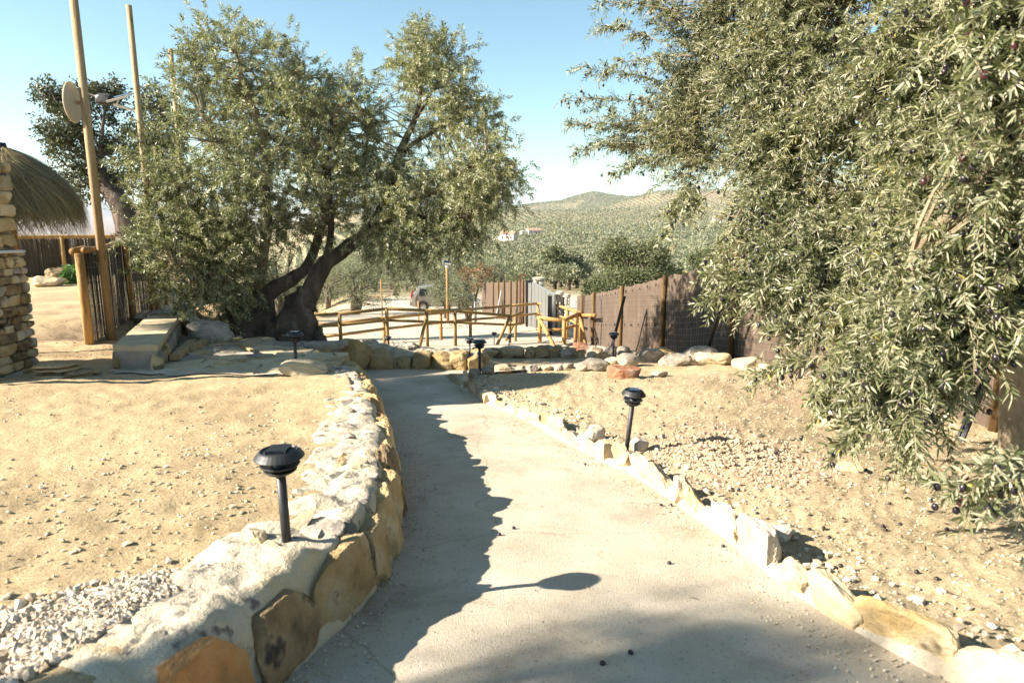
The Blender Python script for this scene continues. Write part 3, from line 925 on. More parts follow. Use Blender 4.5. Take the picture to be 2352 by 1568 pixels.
for q, (x0, x1, y0, y1, m_, lab) in enumerate([
    (1505, 1600, 803, 822, 'stone', 'long reddish-ochre rock below the second fence post'), (1560, 1650, 800, 832, 'grey_stone', 'grey boulder leaning on the long ochre rock by the fence'),
    (1520, 1590, 815, 838, 'grey_stone', 'low dark rock in front of the long ochre rock'), (1600, 1680, 808, 836, 'cream_stone', 'pale humped rock half buried at the foot of the fence'),
    (1470, 1530, 805, 832, 'grey_stone', 'grey rock just right of the big grey-white boulder'),
    (1690, 1760, 822, 846, 'cream_stone', 'flat pale rock beside the black brace at the fence foot'), (1745, 1800, 835, 858, 'cream_stone', 'small white rock at the end of the fence-foot row'),
    (1500, 1535, 850, 862, 'grey_stone', 'small dark stone right of the rust-red rock'),
    (1755, 1830, 1206, 1240, 'white_stone', 'flat white boulder beside the kerb halfway along the right bed'),
    (1930, 1985, 1075, 1085, 'cream_stone', 'thin pale flake lying on the right bed'),
    (1880, 1940, 925, 965, 'white_stone', 'white block under the hanging olive twigs'), (1875, 1925, 960, 985, 'cream_stone', 'flat cream block below the white block under the twigs'),
    (1448, 1490, 1003, 1035, 'white_stone', 'round white stone at the foot of the tilted lamp'), (1392, 1422, 1018, 1036, 'white_stone', 'white stone left of the foot of the tilted lamp'),
    (1345, 1390, 985, 1015, 'white_stone', 'rough white stone on the kerb before the tilted lamp'),
    (2440, 2560, 1000, 1060, 'white_stone', 'white stone by the olive trunk'),
    (560, 610, 1215, 1262, 'cream_stone', 'tan pointed stone on the left sand beside the near lamp'),
    (100, 150, 617, 646, 'brown_stone', 'dark brown boulder in front of the reed fence'), (76, 138, 636, 660, 'cream_stone', 'flat pale boulder in front of the dark one by the reed fence'),
    (640, 740, 832, 862, 'cream_stone', 'long pale stone lying by the lamp at the end of the retaining wall')]):
    loose(x0, x1, y0, y1, 1300 + q, m_, lab)
for q, (x0, x1, y0, y1, m_, lab) in enumerate([
    (365, 450, 722, 762, 'grey_stone', 'flat grey boulder behind the stone bench'), (385, 455, 738, 778, 'brown_stone', 'reddish-brown boulder against the far end of the bench'),
    (425, 520, 738, 792, 'grey_stone', 'dark grey boulder at the edge of the flagstones'), (440, 525, 700, 752, 'brown_stone', 'big dark brown boulder against the olive trunk'),
    (395, 440, 705, 730, 'grey_stone', 'small grey boulder half hidden by low olive twigs'), (300, 370, 728, 748, 'grey_stone', 'flat slab lying in the leaf litter by the bench'),
    (330, 400, 712, 735, 'grey_stone', 'low boulder in the leaf litter near the fence panel')]):
    loose(x0, x1, y0, y1, 1400 + q, m_, lab)
# ------------------------------------------------------------------ foliage
def leaves(mb, base, dirn, L, W, six=False, droop=0.0, attr=None, g=rng, flat=0.0):
    """one leaf blade for each base point along dirn"""
    n = len(base)
    dirn = unit(dirn)
    r = g.normal(size=(n, 3))
    r[:, 2] += flat
    side = unit(np.cross(dirn, r))
    up = np.cross(side, dirn)
    L = np.broadcast_to(L, (n,))[:, None]; W = np.broadcast_to(W, (n,))[:, None]
    if attr is None:
        attr = g.random(n)
    bend = np.array([0, 0, -1.0]) * droop
    if six:
        P = np.stack([base, base + dirn * L * .3 + side * W * .48, base + dirn * L * .68 + side * W * .42 + bend * L * .3,
                      base + (dirn + bend) * L, base + dirn * L * .68 - side * W * .42 + bend * L * .3, base + dirn * L * .3 - side * W * .48], 1)
        k = 6
    else:
        P = np.stack([base, base + dirn * L * .48 + side * W * .5 + up * W * .12, base + (dirn + bend) * L, base + dirn * L * .48 - side * W * .5 + up * W * .12], 1)
        k = 4
    mb.add(P.reshape(-1, 3), np.arange(n * k).reshape(n, k), np.repeat(attr, k))

def shoots(mb, twig_mb, O, D, Ls, droop, per, leafL, leafW, six=False, g=rng, fruit=None, tone=None, twig_r=.0016, twig_every=3, spread=.75, ldroop=.1):
    """shoots that start at O, run along D, sag, and carry pairs of leaves"""
    n = len(O)
    D = unit(D)
    t = (np.arange(per) // 2 + .7) / (per // 2 + .2)
    T = t[None, :, None]
    Lc = Ls[:, None, None]
    down = np.array([0, 0, -1.0])
    dr = np.broadcast_to(droop, (n,))[:, None, None]
    P = O[:, None, :] + D[:, None, :] * Lc * T + down * Lc * dr * T ** 2
    tan = unit(D[:, None, :] + down * 2 * dr * T)
    a = unit(np.cross(tan, unit(g.normal(size=(n, 1, 3)))))
    b = np.cross(tan, a)
    k = np.arange(per)
    ph = (k // 2) * (math.pi / 2) + (k % 2) * math.pi + g.normal(size=(n, per)) * .35
    side = a * np.cos(ph)[..., None] + b * np.sin(ph)[..., None]
    ld = tan * (1 - spread * .45) + side * spread + g.normal(size=(n, per, 3)) * .16
    base_tone = (g.random(n) if tone is None else tone)
    at = np.clip(base_tone[:, None] * .55 + g.random((n, per)) * .5, 0, 1)
    size = (1 - .45 * np.abs(t - .45))[None, :] * (0.75 + .5 * g.random((n, per)))
    leaves(mb, P.reshape(-1, 3), ld.reshape(-1, 3), (leafL * size).ravel(), (leafW * size).ravel(), six, ldroop, at.ravel(), g)
    if twig_mb is not None:
        for i in range(0, n, twig_every):
            tt = np.linspace(0, 1, 4)[:, None]
            pts = O[i] + D[i] * Ls[i] * tt + down * Ls[i] * np.broadcast_to(droop, (n,))[i] * tt ** 2
            twig_mb.tube(pts, np.linspace(twig_r, twig_r * .5, 4), 3, False)
    if fruit is not None:
        sel = g.random((n, per)) < fruit
        return P[sel] + side[sel] * .008 + down * .012
    return None

def lobe_points(lobes, g, spread_d=.6, shell=.35):
    """lobes: (x, y, rx, ry, d, count) in the picture, a depth each; returns points, centres"""
    pts, cen = [], []
    for (x, y, rx, ry, d, c) in lobes:
        c0 = U(x, y, d)
        right = np.array([1., 0, 0]); upv = np.array([0, SP, CP]); fw = np.array([0, CP, -SP])
        v = unit(g.normal(size=(c, 3)))
        rad = (shell + (1 - shell) * g.random(c)) ** .5
        v = v * rad[:, None]
        rd = .5 * (rx + ry) / F * d * spread_d / .6 * .9
        p = c0 + v[:, :1] * right * rx / F * d + v[:, 1:2] * upv * ry / F * d + v[:, 2:3] * fw * rd
        pts.append(p); cen.append(np.repeat(c0[None], c, 0))
    return np.concatenate(pts), np.concatenate(cen)

def curve_pts(P, n=14):
    P = np.asarray(P, float)
    return smooth_poly(P, n, 2)[0]

def limb(mb, P, r0, r1, n=10, m=16, lump=.12, seed=0):
    Q = curve_pts(P, m)
    w = np.stack([fbm(np.stack([np.linspace(0, 3, m), np.full(m, seed + k * 9.1), np.zeros(m)], 1), 3, seed) for k in range(3)], 1)
    Q = Q + w * (r0 * .25)
    mb.tube(Q, np.linspace(r0, r1, m) , n, True, lump=lump, seed=seed)
    return Q

def connect(mb, targets, skeleton, r=.006, g=rng, sag=.08, sides=4):
    """thin branches from the skeleton out to each target"""
    for p in targets:
        d2 = ((skeleton - p) ** 2).sum(1)
        # prefer a root lower than the target
        d2 = d2 + np.where(skeleton[:, 2] > p[2], .15, 0)
        q = skeleton[int(np.argmin(d2))]
        L = np.linalg.norm(p - q)
        mid = (p + q) / 2 + g.normal(size=3) * L * .10 + np.array([0, 0, L * sag])
        tt = np.linspace(0, 1, 6)[:, None]
        pts = q * (1 - tt) ** 2 + 2 * mid * tt * (1 - tt) + p * tt ** 2
        mb.tube(pts, np.linspace(r * (1 + L * 1.2), r * .4, 6), sides, False)

# ------------------------------------------------------------------ the big old olive left of the path
def main_olive():
    g = np.random.default_rng(3)
    base = drop(U(650, 770, 8.75))
    root = thing('olive_tree', 'big old olive tree with a gnarled dark split trunk standing on the left terrace', 'olive tree', base)
    D = 8.75
    tb = MB()
    def px(lst, d0=D, dd=0.0):
        return np.array([U(x, y, d0 + dd * i / max(1, len(lst) - 1)) for i, (x, y) in enumerate(lst)])
    # gnarled base: two leaning masses and buttress roots
    def mass(P, R, seed, n=22, m=26):
        Q = curve_pts(P, m)
        rr = np.interp(np.linspace(0, 1, m), np.linspace(0, 1, len(R)), R) * .84
        tb.tube(Q, rr, n, True, lump=.30, seed=seed)
        return Q
    mass(px([C3(1500,1300), C3(1500,1180), C3(1520,1020), C3(1560,900), C3(1590,800), C3(1590,690)]), [.52,.40,.33,.27,.22,.13], 4)
    mass(px([C3(1340,1240), C3(1330,1120), C3(1330,960), C3(1390,860), C3(1480,760)], 8.9), [.30,.24,.20,.17,.10], 5)
    mass(px([C3(1920,1300), C3(1920,1150), C3(1930,1000), C3(1935,880), C3(1990,760), C3(2040,690)]), [.42,.33,.25,.235,.15,.11], 6)
    mass(px([C3(1700,1320), C3(1720,1180), C3(1760,1080), C3(1800,1000)]), [.50,.38,.28,.15], 8)
    mass(px([C3(1960,1000), C3(2050,1080), C3(2130,1160), C3(2190,1260)]), [.18,.16,.13,.10], 9, 14)
    mass(px([C3(1400,1100), C3(1280,1180), C3(1180,1260)], 8.6), [.22,.16,.08], 10, 14)
    skel = []
    A = skel.append
    A(limb(tb, px([(606,690),(640,656),(676,630),(694,618),(715,585),(728,540),(742,480),(755,410)], D, .5), .115, .03, 10, 20, .2, 21))
    A(limb(tb, px([C3(2000,760), C3(2080,620), C3(2150,480), C3(2230,390), (781,588), (803,570), (847,537), (880,480), (900,422), (913,357), (954,279), (966,230), (968,135), (955,60)], D, .2), .125, .018, 12, 34, .16, 22))
    A(limb(tb, px([(752,600), (763,525), (757,470), (753,410), (755,340), (760,270)], D, -.4), .055, .016, 8, 18, .12, 23))
    A(limb(tb, px([(754,415), (740,370), (724,328), (700,260)], 8.5, -.2), .035, .012, 7, 12, .1, 24))
    A(limb(tb, px([(847,537), (905,490), (975,445), (1024,431), (1073,380), (1120,350)], D, -.5), .06, .014, 8, 18, .12, 26))
    A(limb(tb, px([(913,357), (960,320), (1020,290), (1060,230)], D, .4), .035, .012, 7, 12, .1, 27))
    A(limb(tb, px([(905,490), (980,500), (1040,500), (1090,490)], D, -.7), .04, .012, 7, 12, .1, 28))
    A(limb(tb, px([(954,279), (1000,200), (1040,120)], D, .2), .025, .01, 7, 10, .1, 29))
    A(limb(tb, px([(728,540), (800,430), (840,350), (850,260)], 9.1, .5), .045, .012, 7, 14, .1, 30))
    tb.build('trunk', M['bark'], None, smooth=True).parent = root
    root.children[-1].location = -np.array(base)
    lb = MB()
    A(limb(lb, px([(592,680),(600,640),(602,622),(609,564),(621,517),(613,451),(613,369),(600,300),(560,200),(540,120)], D, -.3), .075, .014, 9, 26, .08, 31))
    A(limb(lb, px([(613,451),(560,380),(500,330),(460,260)], 8.5, -.3), .035, .010, 7, 12, .08, 32))
    A(limb(lb, px([(604,600),(550,540),(480,490),(400,470),(340,450)], 8.6, -.5), .045, .010, 7, 14, .08, 33))
    A(limb(lb, px([(590,700),(540,650),(470,620),(400,600)], 8.6, -.6), .05, .010, 7, 14, .08, 34))
    A(limb(lb, px([(613,369),(660,310),(690,230),(700,150)], 8.4, .2), .03, .010, 7, 12, .08, 35))
    o = lb.build('limb', M['limb_bark'], root, smooth=True); o.location = -np.array(base)
    S = np.concatenate(skel)
    lobes = [(525,150,95,85,8.6,44),(455,200,60,60,8.5,18),(690,240,90,70,8.7,34),(630,165,60,60,8.6,16),(590,270,150,100,8.5,58),(470,390,130,130,8.4,62),(400,450,70,80,8.3,24),
             (345,480,40,70,8.2,9),(450,600,100,70,8.4,34),(380,540,80,50,8.3,18),(520,640,50,50,8.3,14),(640,430,130,110,8.4,62),(790,250,80,60,8.8,26),(825,215,45,45,8.9,7),(850,350,100,90,8.9,30),
             (965,140,60,70,8.8,24),(1035,150,45,50,8.8,13),(948,85,30,30,8.8,6),(1000,220,90,60,8.8,32),(1060,290,65,65,8.7,22),(1125,330,45,65,8.6,13),
             (1105,400,75,70,8.5,40),(1150,410,45,55,8.5,12),(1075,470,80,50,8.4,34),(1010,450,95,60,8.5,36),(900,440,100,70,8.7,36),(790,410,90,70,8.7,28),
             (950,520,50,60,8.5,12),(880,530,40,45,8.6,8),(1030,520,35,30,8.4,6),(500,540,80,60,8.2,24),(740,350,80,80,8.6,28),
             (620,300,160,120,9.9,50),(850,350,100,90,10.0,34),(1000,240,70,80,9.9,24),(1030,420,110,70,9.7,34),(480,430,100,120,9.6,30),(740,240,80,60,9.8,16),
             (450,640,90,50,8.3,28),(400,590,80,60,8.2,24),(560,480,120,80,8.3,34),(700,500,90,50,8.9,22),(540,590,70,50,8.6,18),(480,700,60,25,8.3,10),(980,540,60,40,8.6,10),(930,560,50,50,8.5,12),(1060,540,40,30,8.4,8),(860,560,35,40,8.7,8)]
    C, cen = lobe_points(lobes, g, .75)
    tw = MB()
    connect(tw, C[::1], S, .0055, g)
    per_c = 6
    O = np.repeat(C, per_c, 0) + g.normal(size=(len(C) * per_c, 3)) * .10
    out = unit(np.repeat(C - cen, per_c, 0))
    Dv = out * .55 + g.normal(size=O.shape) * .55 + np.array([0, 0, .35])
    # hanging skirts low in the crown
    low = ((O[:, 2] < CZ + .75) & (O[:, 0] > -1.9))[:, None]
    Dv = np.where(low, Dv + np.array([0, 0, -.85]), Dv)
    n = len(O)
    tone = np.clip(.5 + .8 * fbm(O * 1.3, 2, 5) + .15 * g.normal(size=n), 0, 1)
    lm = MB()
    fr = shoots(lm, tw, O, Dv, g.uniform(.14, .30, n), g.uniform(.0, .45, n), 36, .058, .0130, False, g, fruit=.010, tone=tone, twig_every=3)
    # thin upright whips along the top
    top = C[C[:, 2] > CZ + 1.9]
    O2 = np.repeat(top, 2, 0); n2 = len(O2)
    shoots(lm, tw, O2, np.array([0, 0, 1.]) + g.normal(size=(n2, 3)) * .35, g.uniform(.16, .34, n2), g.uniform(0, .15, n2), 30, .058, .0125, False, g, tone=g.uniform(.5, 1, n2), twig_every=1)
    o = tw.build('twigs', M['limb_bark'], root); o.location = -np.array(base)
    o = lm.build('crown', M['olive_leaf'], root); o.location = -np.array(base)
    fm = MB(); V, Fc = ico(1)
    for p in fr:
        fm.add(p + V * .011, Fc)
    o = fm.build('olives', M['olive_black'], root, smooth=True); o.location = -np.array(base); o['kind'] = 'stuff'
    return root
main_olive()

# ------------------------------------------------------------------ the near olive on the right, laden with fruit
def near_olive():
    g = np.random.default_rng(8)
    base = drop(np.array([3.42, 4.15, 0]))
    root = thing('olive_tree', 'near olive tree laden with dark olives whose leafy twigs hang over the right side', 'olive tree', base)
    inv = -np.array(base)
    tb = MB()
    T = np.array([base + np.array([.05, 0, -.2]), base + np.array([0, 0, .15]), base + np.array([.0, .0, .5]), U(2230, 560, 4.3), U(2120, 420, 4.4)])
    Q = curve_pts(T, 22)
    tb.tube(Q, np.interp(np.linspace(0, 1, 22), [0, .15, .5, 1], [.30, .22, .15, .085]), 16, True, lump=.22, seed=3)
    tb.tube(curve_pts([base + np.array([-.05, 0, .1]), base + np.array([-.16, -.18, .03]), base + np.array([-.24, -.35, -.1])], 8), np.linspace(.13, .06, 8), 10, True, lump=.2, seed=7)
    skel = [Q]
    A = skel.append
    def px(l): return np.array([U(*q) for q in l])
    A(limb(tb, px([(2120,420,4.4),(2060,420,4.3),(1990,380,4.2),(1945,330,4.0),(1935,240,4.0),(1925,200,4.1)]), .085, .035, 9, 18, .08, 4))
    A(limb(tb, px([(1925,200,4.1),(1860,170,4.2),(1870,80,4.2),(1890,0,4.3),(1900,-120,4.4)]), .03, .012, 8, 14, .08, 5))
    A(limb(tb, px([(2060,420,4.3),(2000,420,4.2),(1960,480,4.0),(1970,560,3.8),(1900,640,3.6)]), .05, .014, 8, 14, .08, 6))
    A(limb(tb, px([(2120,420,4.4),(1980,250,4.9),(1800,200,5.2),(1640,230,5.5),(1500,280,5.7)]), .07, .012, 8, 18, .08, 7))
    A(limb(tb, px([(2480,560,2.5),(2352,595,2.45),(2220,660,2.5),(2090,715,2.6),(2000,760,2.7)]), .020, .007, 8, 18, .05, 8))
    A(limb(tb, px([(2300,480,4.2),(2420,520,3.2),(2480,560,2.5)]), .035, .02, 8, 12, .05, 9))
    A(limb(tb, px([(2240,560,4.3),(2260,330,3.6),(2220,150,3.0),(2150,20,2.8)]), .07, .018, 8, 16, .08, 10))
    A(limb(tb, px([(2260,330,3.6),(2380,200,2.6),(2420,60,2.2),(2400,-60,2.1)]), .05, .015, 8, 14, .08, 11))
    A(limb(tb, px([(2240,560,4.3),(2160,700,3.5),(2100,830,2.9),(2080,930,2.7)]), .05, .010, 8, 14, .08, 12))
    A(limb(tb, px([(1800,200,5.2),(1680,80,5.3),(1600,-20,5.4)]), .03, .010, 7, 10, .08, 13))
    A(limb(tb, px([(2090,715,2.6),(2110,660,2.5),(2090,600,2.45)]), .008, .005, 6, 8, .05, 14))
    A(limb(tb, px([(2470,1085,1.9),(2380,1120,1.9),(2290,1130,1.95)]), .006, .003, 6, 8, .05, 15))
    o = tb.build('trunk', M['limb_bark'], root, smooth=True); o.location = inv
    S = np.concatenate(skel)
    tw = MB(); lm = MB(); fruits = []
    groups = [
        # lobes, shoots per cluster, length, leaf length, hang
        ([(1500,290,50,50,5.7,11),(1430,300,35,35,5.7,4),(1600,240,55,90,5.5,34),(1670,180,55,100,5.3,36),(1620,60,50,50,5.4,13),(1700,30,60,60,5.2,24),(1620,360,50,45,5.4,19),(1575,310,50,50,5.4,14),(1540,40,25,35,5.5,3)], 6, (.14, .30), .046, .25),
        ([(1790,150,100,130,4.4,80),(1790,320,80,90,4.3,56),(1820,450,70,70,4.1,46),(1770,530,35,40,4.0,9),(1880,60,100,90,4.3,50),(1890,270,60,80,4.0,22)], 6, (.14, .28), .046, .5),
        ([(1880,550,70,70,3.7,44),(1840,620,60,35,3.5,24),(1790,620,25,25,3.6,5),(1950,690,60,40,3.3,24),(1990,610,70,60,3.5,34),(2010,480,60,60,3.8,24),(2060,330,70,90,3.8,26)], 6, (.12, .24), .046, .5),
        ([(2080,150,110,120,3.3,56),(2190,100,120,110,2.9,50),(2160,320,120,100,3.1,54),(2270,300,90,120,2.7,42),(2140,510,100,80,3.0,48),(2260,470,90,90,2.6,38),(2160,620,100,50,2.8,34),(2040,770,50,40,2.8,15),(2070,830,50,35,2.6,14),(2020,850,25,25,2.7,4)], 6, (.11, .22), .046, .5),
        ([(2150,760,70,50,2.5,28),(2240,660,70,60,2.4,24),(2320,560,50,60,2.3,14),(2100,860,35,22,2.45,6),(2060,900,25,15,2.5,3),(2310,720,40,35,2.4,7),(2330,60,80,80,2.0,18),(2350,220,60,90,2.0,16),(2320,420,50,70,2.15,13),(2340,1115,50,15,1.92,2)], 5, (.10, .20), .048, .45),
        # out of the frame to the right and above, the rest of the same crown
        ([(2620,100,220,260,3.0,70),(2720,380,200,200,3.4,50),(2500,300,150,200,4.5,60),(2200,-250,400,200,3.6,110),(1750,-180,200,140,4.8,60),(2250,380,220,240,5.2,110),(2900,250,260,280,3.7,110),(2850,-80,240,220,3.8,80),(2600,150,200,220,4.6,80),(2480,-50,200,160,3.4,60)], 6, (.2, .36), .060, .4),
    ]
    for gi, (lobes, per_c, lr, ll, hang) in enumerate(groups):
        C, cen = lobe_points(lobes, g, .8, .25)
        C = C[C[:, 2] > np.array([gz(p[0], p[1]) for p in C]) + .12]
        cen = cen[:len(C)]
        connect(tw, C, S, .005, g, .12)
        O = np.repeat(C, per_c, 0) + g.normal(size=(len(C) * per_c, 3)) * .07
        n = len(O)
        out = unit(O - np.array([2.9, 4.3, CZ + .6]))
        Dv = out * .6 + g.normal(size=O.shape) * .45 + np.array([-.15, -.2, .1])
        sag = g.uniform(.1, 1.0, n) * hang * 1.3
        tone = np.clip(.5 + .6 * fbm(O * 2.0, 2, 5) + .2 * g.normal(size=n), 0, 1)
        per = 40 if gi != 5 else 26
        fr = shoots(lm, tw, O, Dv, g.uniform(lr[0], lr[1], n), sag, per, ll, 0.0078, True, g, fruit=.026 if gi != 5 else .004, tone=tone, twig_every=1, twig_r=.0021, ldroop=.12)
        if len(fr): fruits.append(fr)
    # long hanging whips seen against the valley
    whip = [((1640,440,4.0),(1540,520,3.95),15),((1700,480,3.9),(1635,650,3.85),15),((1800,690,3.4),(1640,630,3.5),12),((1880,690,3.4),(1630,690,3.5),12),((1900,780,3.2),(1780,760,3.3),9),
            ((1900,820,3.1),(1760,860,3.2),10),((1620,130,5.3),(1400,150,5.6),12),((1560,200,5.5),(1340,160,5.7),14),((1520,250,5.6),(1310,225,5.8),16),((1500,300,5.6),(1315,285,5.8),14),((1500,340,5.6),(1330,345,5.8),14),
            ((1520,100,5.4),(1390,60,5.6),12),((1600,60,5.3),(1480,0,5.5),10),((1540,360,5.5),(1420,395,5.6),12),((1620,420,5.2),(1540,480,5.3),10),((1600,40,5.3),(1385,5,5.6),12),
            ((2100,940,2.5),(2085,1055,2.5),8),((2030,920,2.6),(1950,1010,2.6),8),((1960,830,2.8),(1900,930,2.8),8),((2420,1085,1.9),(2190,1120,1.95),6),((2400,1110,1.9),(2270,1150,1.95),4)]
    for a, b, k in whip:
        p, q = U(*a), U(*b)
        m = (p + q) / 2 + np.array([0, 0, .06])
        tt = np.linspace(0, 1, 12)[:, None]
        pts = p * (1 - tt) ** 2 + 2 * m * tt * (1 - tt) + q * tt ** 2
        tw.tube(pts, np.linspace(.004, .0015, 12), 4, False)
        dirv = q - p
        O = np.repeat(pts[2:], 3 if k > 7 else 1, 0); n = len(O)
        fr = shoots(lm, tw, O, unit(dirv) * .8 + g.normal(size=(n, 3)) * .5, g.uniform(.06, .16, n), g.uniform(.1, .5, n), 14, .048, .0098, True, g, fruit=.035, tone=g.uniform(.3, 1, n), twig_every=2, ldroop=.1)
        if len(fr): fruits.append(fr)
    o = tw.build('twigs', M['limb_bark'], root); o.location = inv
    o = lm.build('crown', M['near_leaf'], root); o.location = inv
    fr = np.concatenate(fruits)
    vis = np.linalg.norm(fr - np.array([0, 0, CZ]), axis=1)
    inframe = np.abs(fr[:, 0] / np.maximum(fr[:, 1], .1)) < .76
    order = np.argsort(vis + np.where(inframe, 0, 50))
    V, Fc = ico(3)
    V = V * np.array([.0100, .0100, .0128])
    meshes = []
    for mt in ('olive_black', 'olive_black', 'olive_purple', 'olive_black', 'olive_green'):
        mb = MB(); mb.add(V, Fc); me = mb.mesh('olive', True); me.materials.append(M[mt]); meshes.append(me)
    for i, k in enumerate(order[:100]):
        o = link('olive', meshes[RND.choice([0, 0, 0, 1, 2, 3, 2, 4] if i % 3 == 0 else [0, 1, 3, 2])], None, root, tuple(fr[k] + inv))
        o.rotation_euler = (RND.uniform(-.4, .4), RND.uniform(-.4, .4), 0)
    fm = MB(); V1, F1 = ico(2)
    for k in order[100:]:
        fm.add(fr[k] + V1 * np.array([.0100, .0100, .0128]), F1)
    o = fm.build('olives', M['olive_black'], root, smooth=True); o.location = inv; o['kind'] = 'stuff'
near_olive()

# ------------------------------------------------------------------ the olive behind the lens whose crown shades the foot of the path
def shade_olive():
    g = np.random.default_rng(18)
    base = drop(np.array([-7.4, -.2, 0]))
    root = thing('olive_tree', 'olive tree on the left behind the lens that throws its soft shade on the path', 'olive tree', base)
    inv = -np.array(base)
    tb = MB()
    T = limb(tb, [base + np.array([0, 0, -.2]), base + np.array([.05, .1, .5]), base + np.array([.1, 0, 2.0]), base + np.array([.3, -.1, 3.4])], .22, .06, 14, 18, .2, 3)
    T2 = limb(tb, [base + np.array([.1, 0, 1.9]), base + np.array([.6, .1, 2.7]), base + np.array([1.0, .0, 3.5])], .09, .03, 9, 12, .1, 4)
    o = tb.build('trunk', M['bark'], root, smooth=True); o.location = inv
    cs = []
    # crown lobes stand where their shadows fall on the path
    for (x, y, t, r, c) in [(1600,1500,8.3,.22,30),(1740,1545,8.0,.20,24),(1490,1480,8.6,.13,14),(1400,1450,8.6,.10,5),(1850,1580,7.8,.22,18),(1560,1580,8.4,.20,16),(1380,1560,8.8,.14,8),(1660,1430,8.2,.10,4)]:
        p = on_path(x, y); p[2] += CZ
        q = p - np.array(SUN_DIR) * t
        v = unit(g.normal(size=(c, 3))) * (g.random(c) ** .5)[:, None] * r
        cs.append(q + v)
    C = np.concatenate(cs)
    tw = MB(); connect(tw, C, np.concatenate([T, T2]), .006, g)
    lm = MB()
    O = np.repeat(C, 4, 0) + g.normal(size=(len(C) * 4, 3)) * .10; n = len(O)
    shoots(lm, tw, O, g.normal(size=(n, 3)) + np.array([0, 0, .2]), g.uniform(.15, .3, n), g.uniform(0, .4, n), 13, .05, .010, False, g)
    o = tw.build('twigs', M['limb_bark'], root); o.location = inv
    o = lm.build('crown', M['olive_leaf'], root); o.location = inv
shade_olive()

# ------------------------------------------------------------------ other trees, built round a base point
def crown_tree(name, label, cat, base, lobes, leaf, L, W, leafmat_, trunk=None, barkm='bark', group=None, seed=1, hang=0.0, six=False, out_w=.5):
    """lobes: (dx, dy, dz, rx, ry, rz, n) in metres from the base"""
    g = np.random.default_rng(seed)
    root = thing(name, label, cat, base, 0, group)
    tb = MB(); sk = []
    for (P, r0, r1) in (trunk or []):
        sk.append(limb(tb, np.array(P, float), r0, r1, 10, 14, .18, seed))
    pts, outv, ton = [], [], []
    for (dx, dy, dz, rx, ry, rz, n) in lobes:
        v = unit(g.normal(size=(n, 3)))
        rad = (.25 + .75 * g.random(n)) ** .45
        bumpy = 1 + .22 * fbm(v * 2.4 + seed + dx, 2, seed)
        p = np.array([dx, dy, dz]) + v * np.array([rx, ry, rz]) * (rad * bumpy)[:, None]
        pts.append(p); outv.append(v); ton.append(np.clip(.5 + .7 * fbm(p * 1.1, 2, seed) + .2 * g.normal(size=n), 0, 1))
    P = np.concatenate(pts); V = np.concatenate(outv); tn = np.concatenate(ton)
    if sk:
        connect(tb, P[::max(1, len(P) // 90)], np.concatenate(sk), .012, g, .05)
        tb.build('trunk', M[barkm], root, smooth=True)
    k = leaf
    O = np.repeat(P, k, 0) + g.normal(size=(len(P) * k, 3)) * L * .9
    Dv = np.repeat(V, k, 0) * out_w + g.normal(size=O.shape) * .6 + np.array([0, 0, .2 - hang])
    lm = MB()
    leaves(lm, O, Dv, g.uniform(.7, 1.25, len(O)) * L, g.uniform(.7, 1.25, len(O)) * W, six, .1, np.clip(np.repeat(tn, k) * .6 + g.random(len(O)) * .45, 0, 1), g)
    lm.build('crown', M[leafmat_], root)
    return root

# holm oak behind the left fence
def holm_oak():
    d = 16.5
    b = drop(U(300, 560, d))
    def rel(x, y, dd=0.0): return U(x, y, d + dd) - b
    s = d / F
    lobes = []
    for (x, y, rx, ry, n, dd) in [(140,290,55,45,60,0),(110,215,32,28,26,.2),(170,235,60,35,46,.3),(235,240,60,50,70,.4),(250,205,45,22,24,.2),(200,330,70,45,66,.2),(150,360,45,40,36,-.2),(230,400,55,30,40,0),
                                 (290,330,50,60,54,.4),(350,290,45,70,66,.3),(350,220,25,28,20,.3),(370,360,50,60,60,.4),(400,300,40,60,46,.2),(205,440,35,28,22,-.1),(170,410,25,20,12,0),(290,420,35,25,18,.2),(120,300,30,24,16,-.2)]:
        r = rel(x, y, dd)
        lobes.append((*r, rx * s, (rx + ry) * .5 * s, ry * s, n))
    tr = [([rel(310,640), rel(305,560), rel(300,500), rel(262,450), rel(235,420), rel(205,350), rel(170,300)], .34, .05),
          ([rel(300,500), rel(285,470), rel(250,445), rel(225,400), rel(230,320), rel(240,250)], .16, .03),
          ([rel(305,540), rel(340,470), rel(355,400), rel(360,300)], .20, .04), ([rel(235,420), rel(200,400), rel(150,380)], .07, .02)]
    crown_tree('holm_oak', 'dark green holm oak with a leaning bent trunk behind the reed fence on the left', 'oak tree', b, lobes, 34, .085, .042, 'oak_leaf', tr, 'bark', None, 4)
holm_oak()

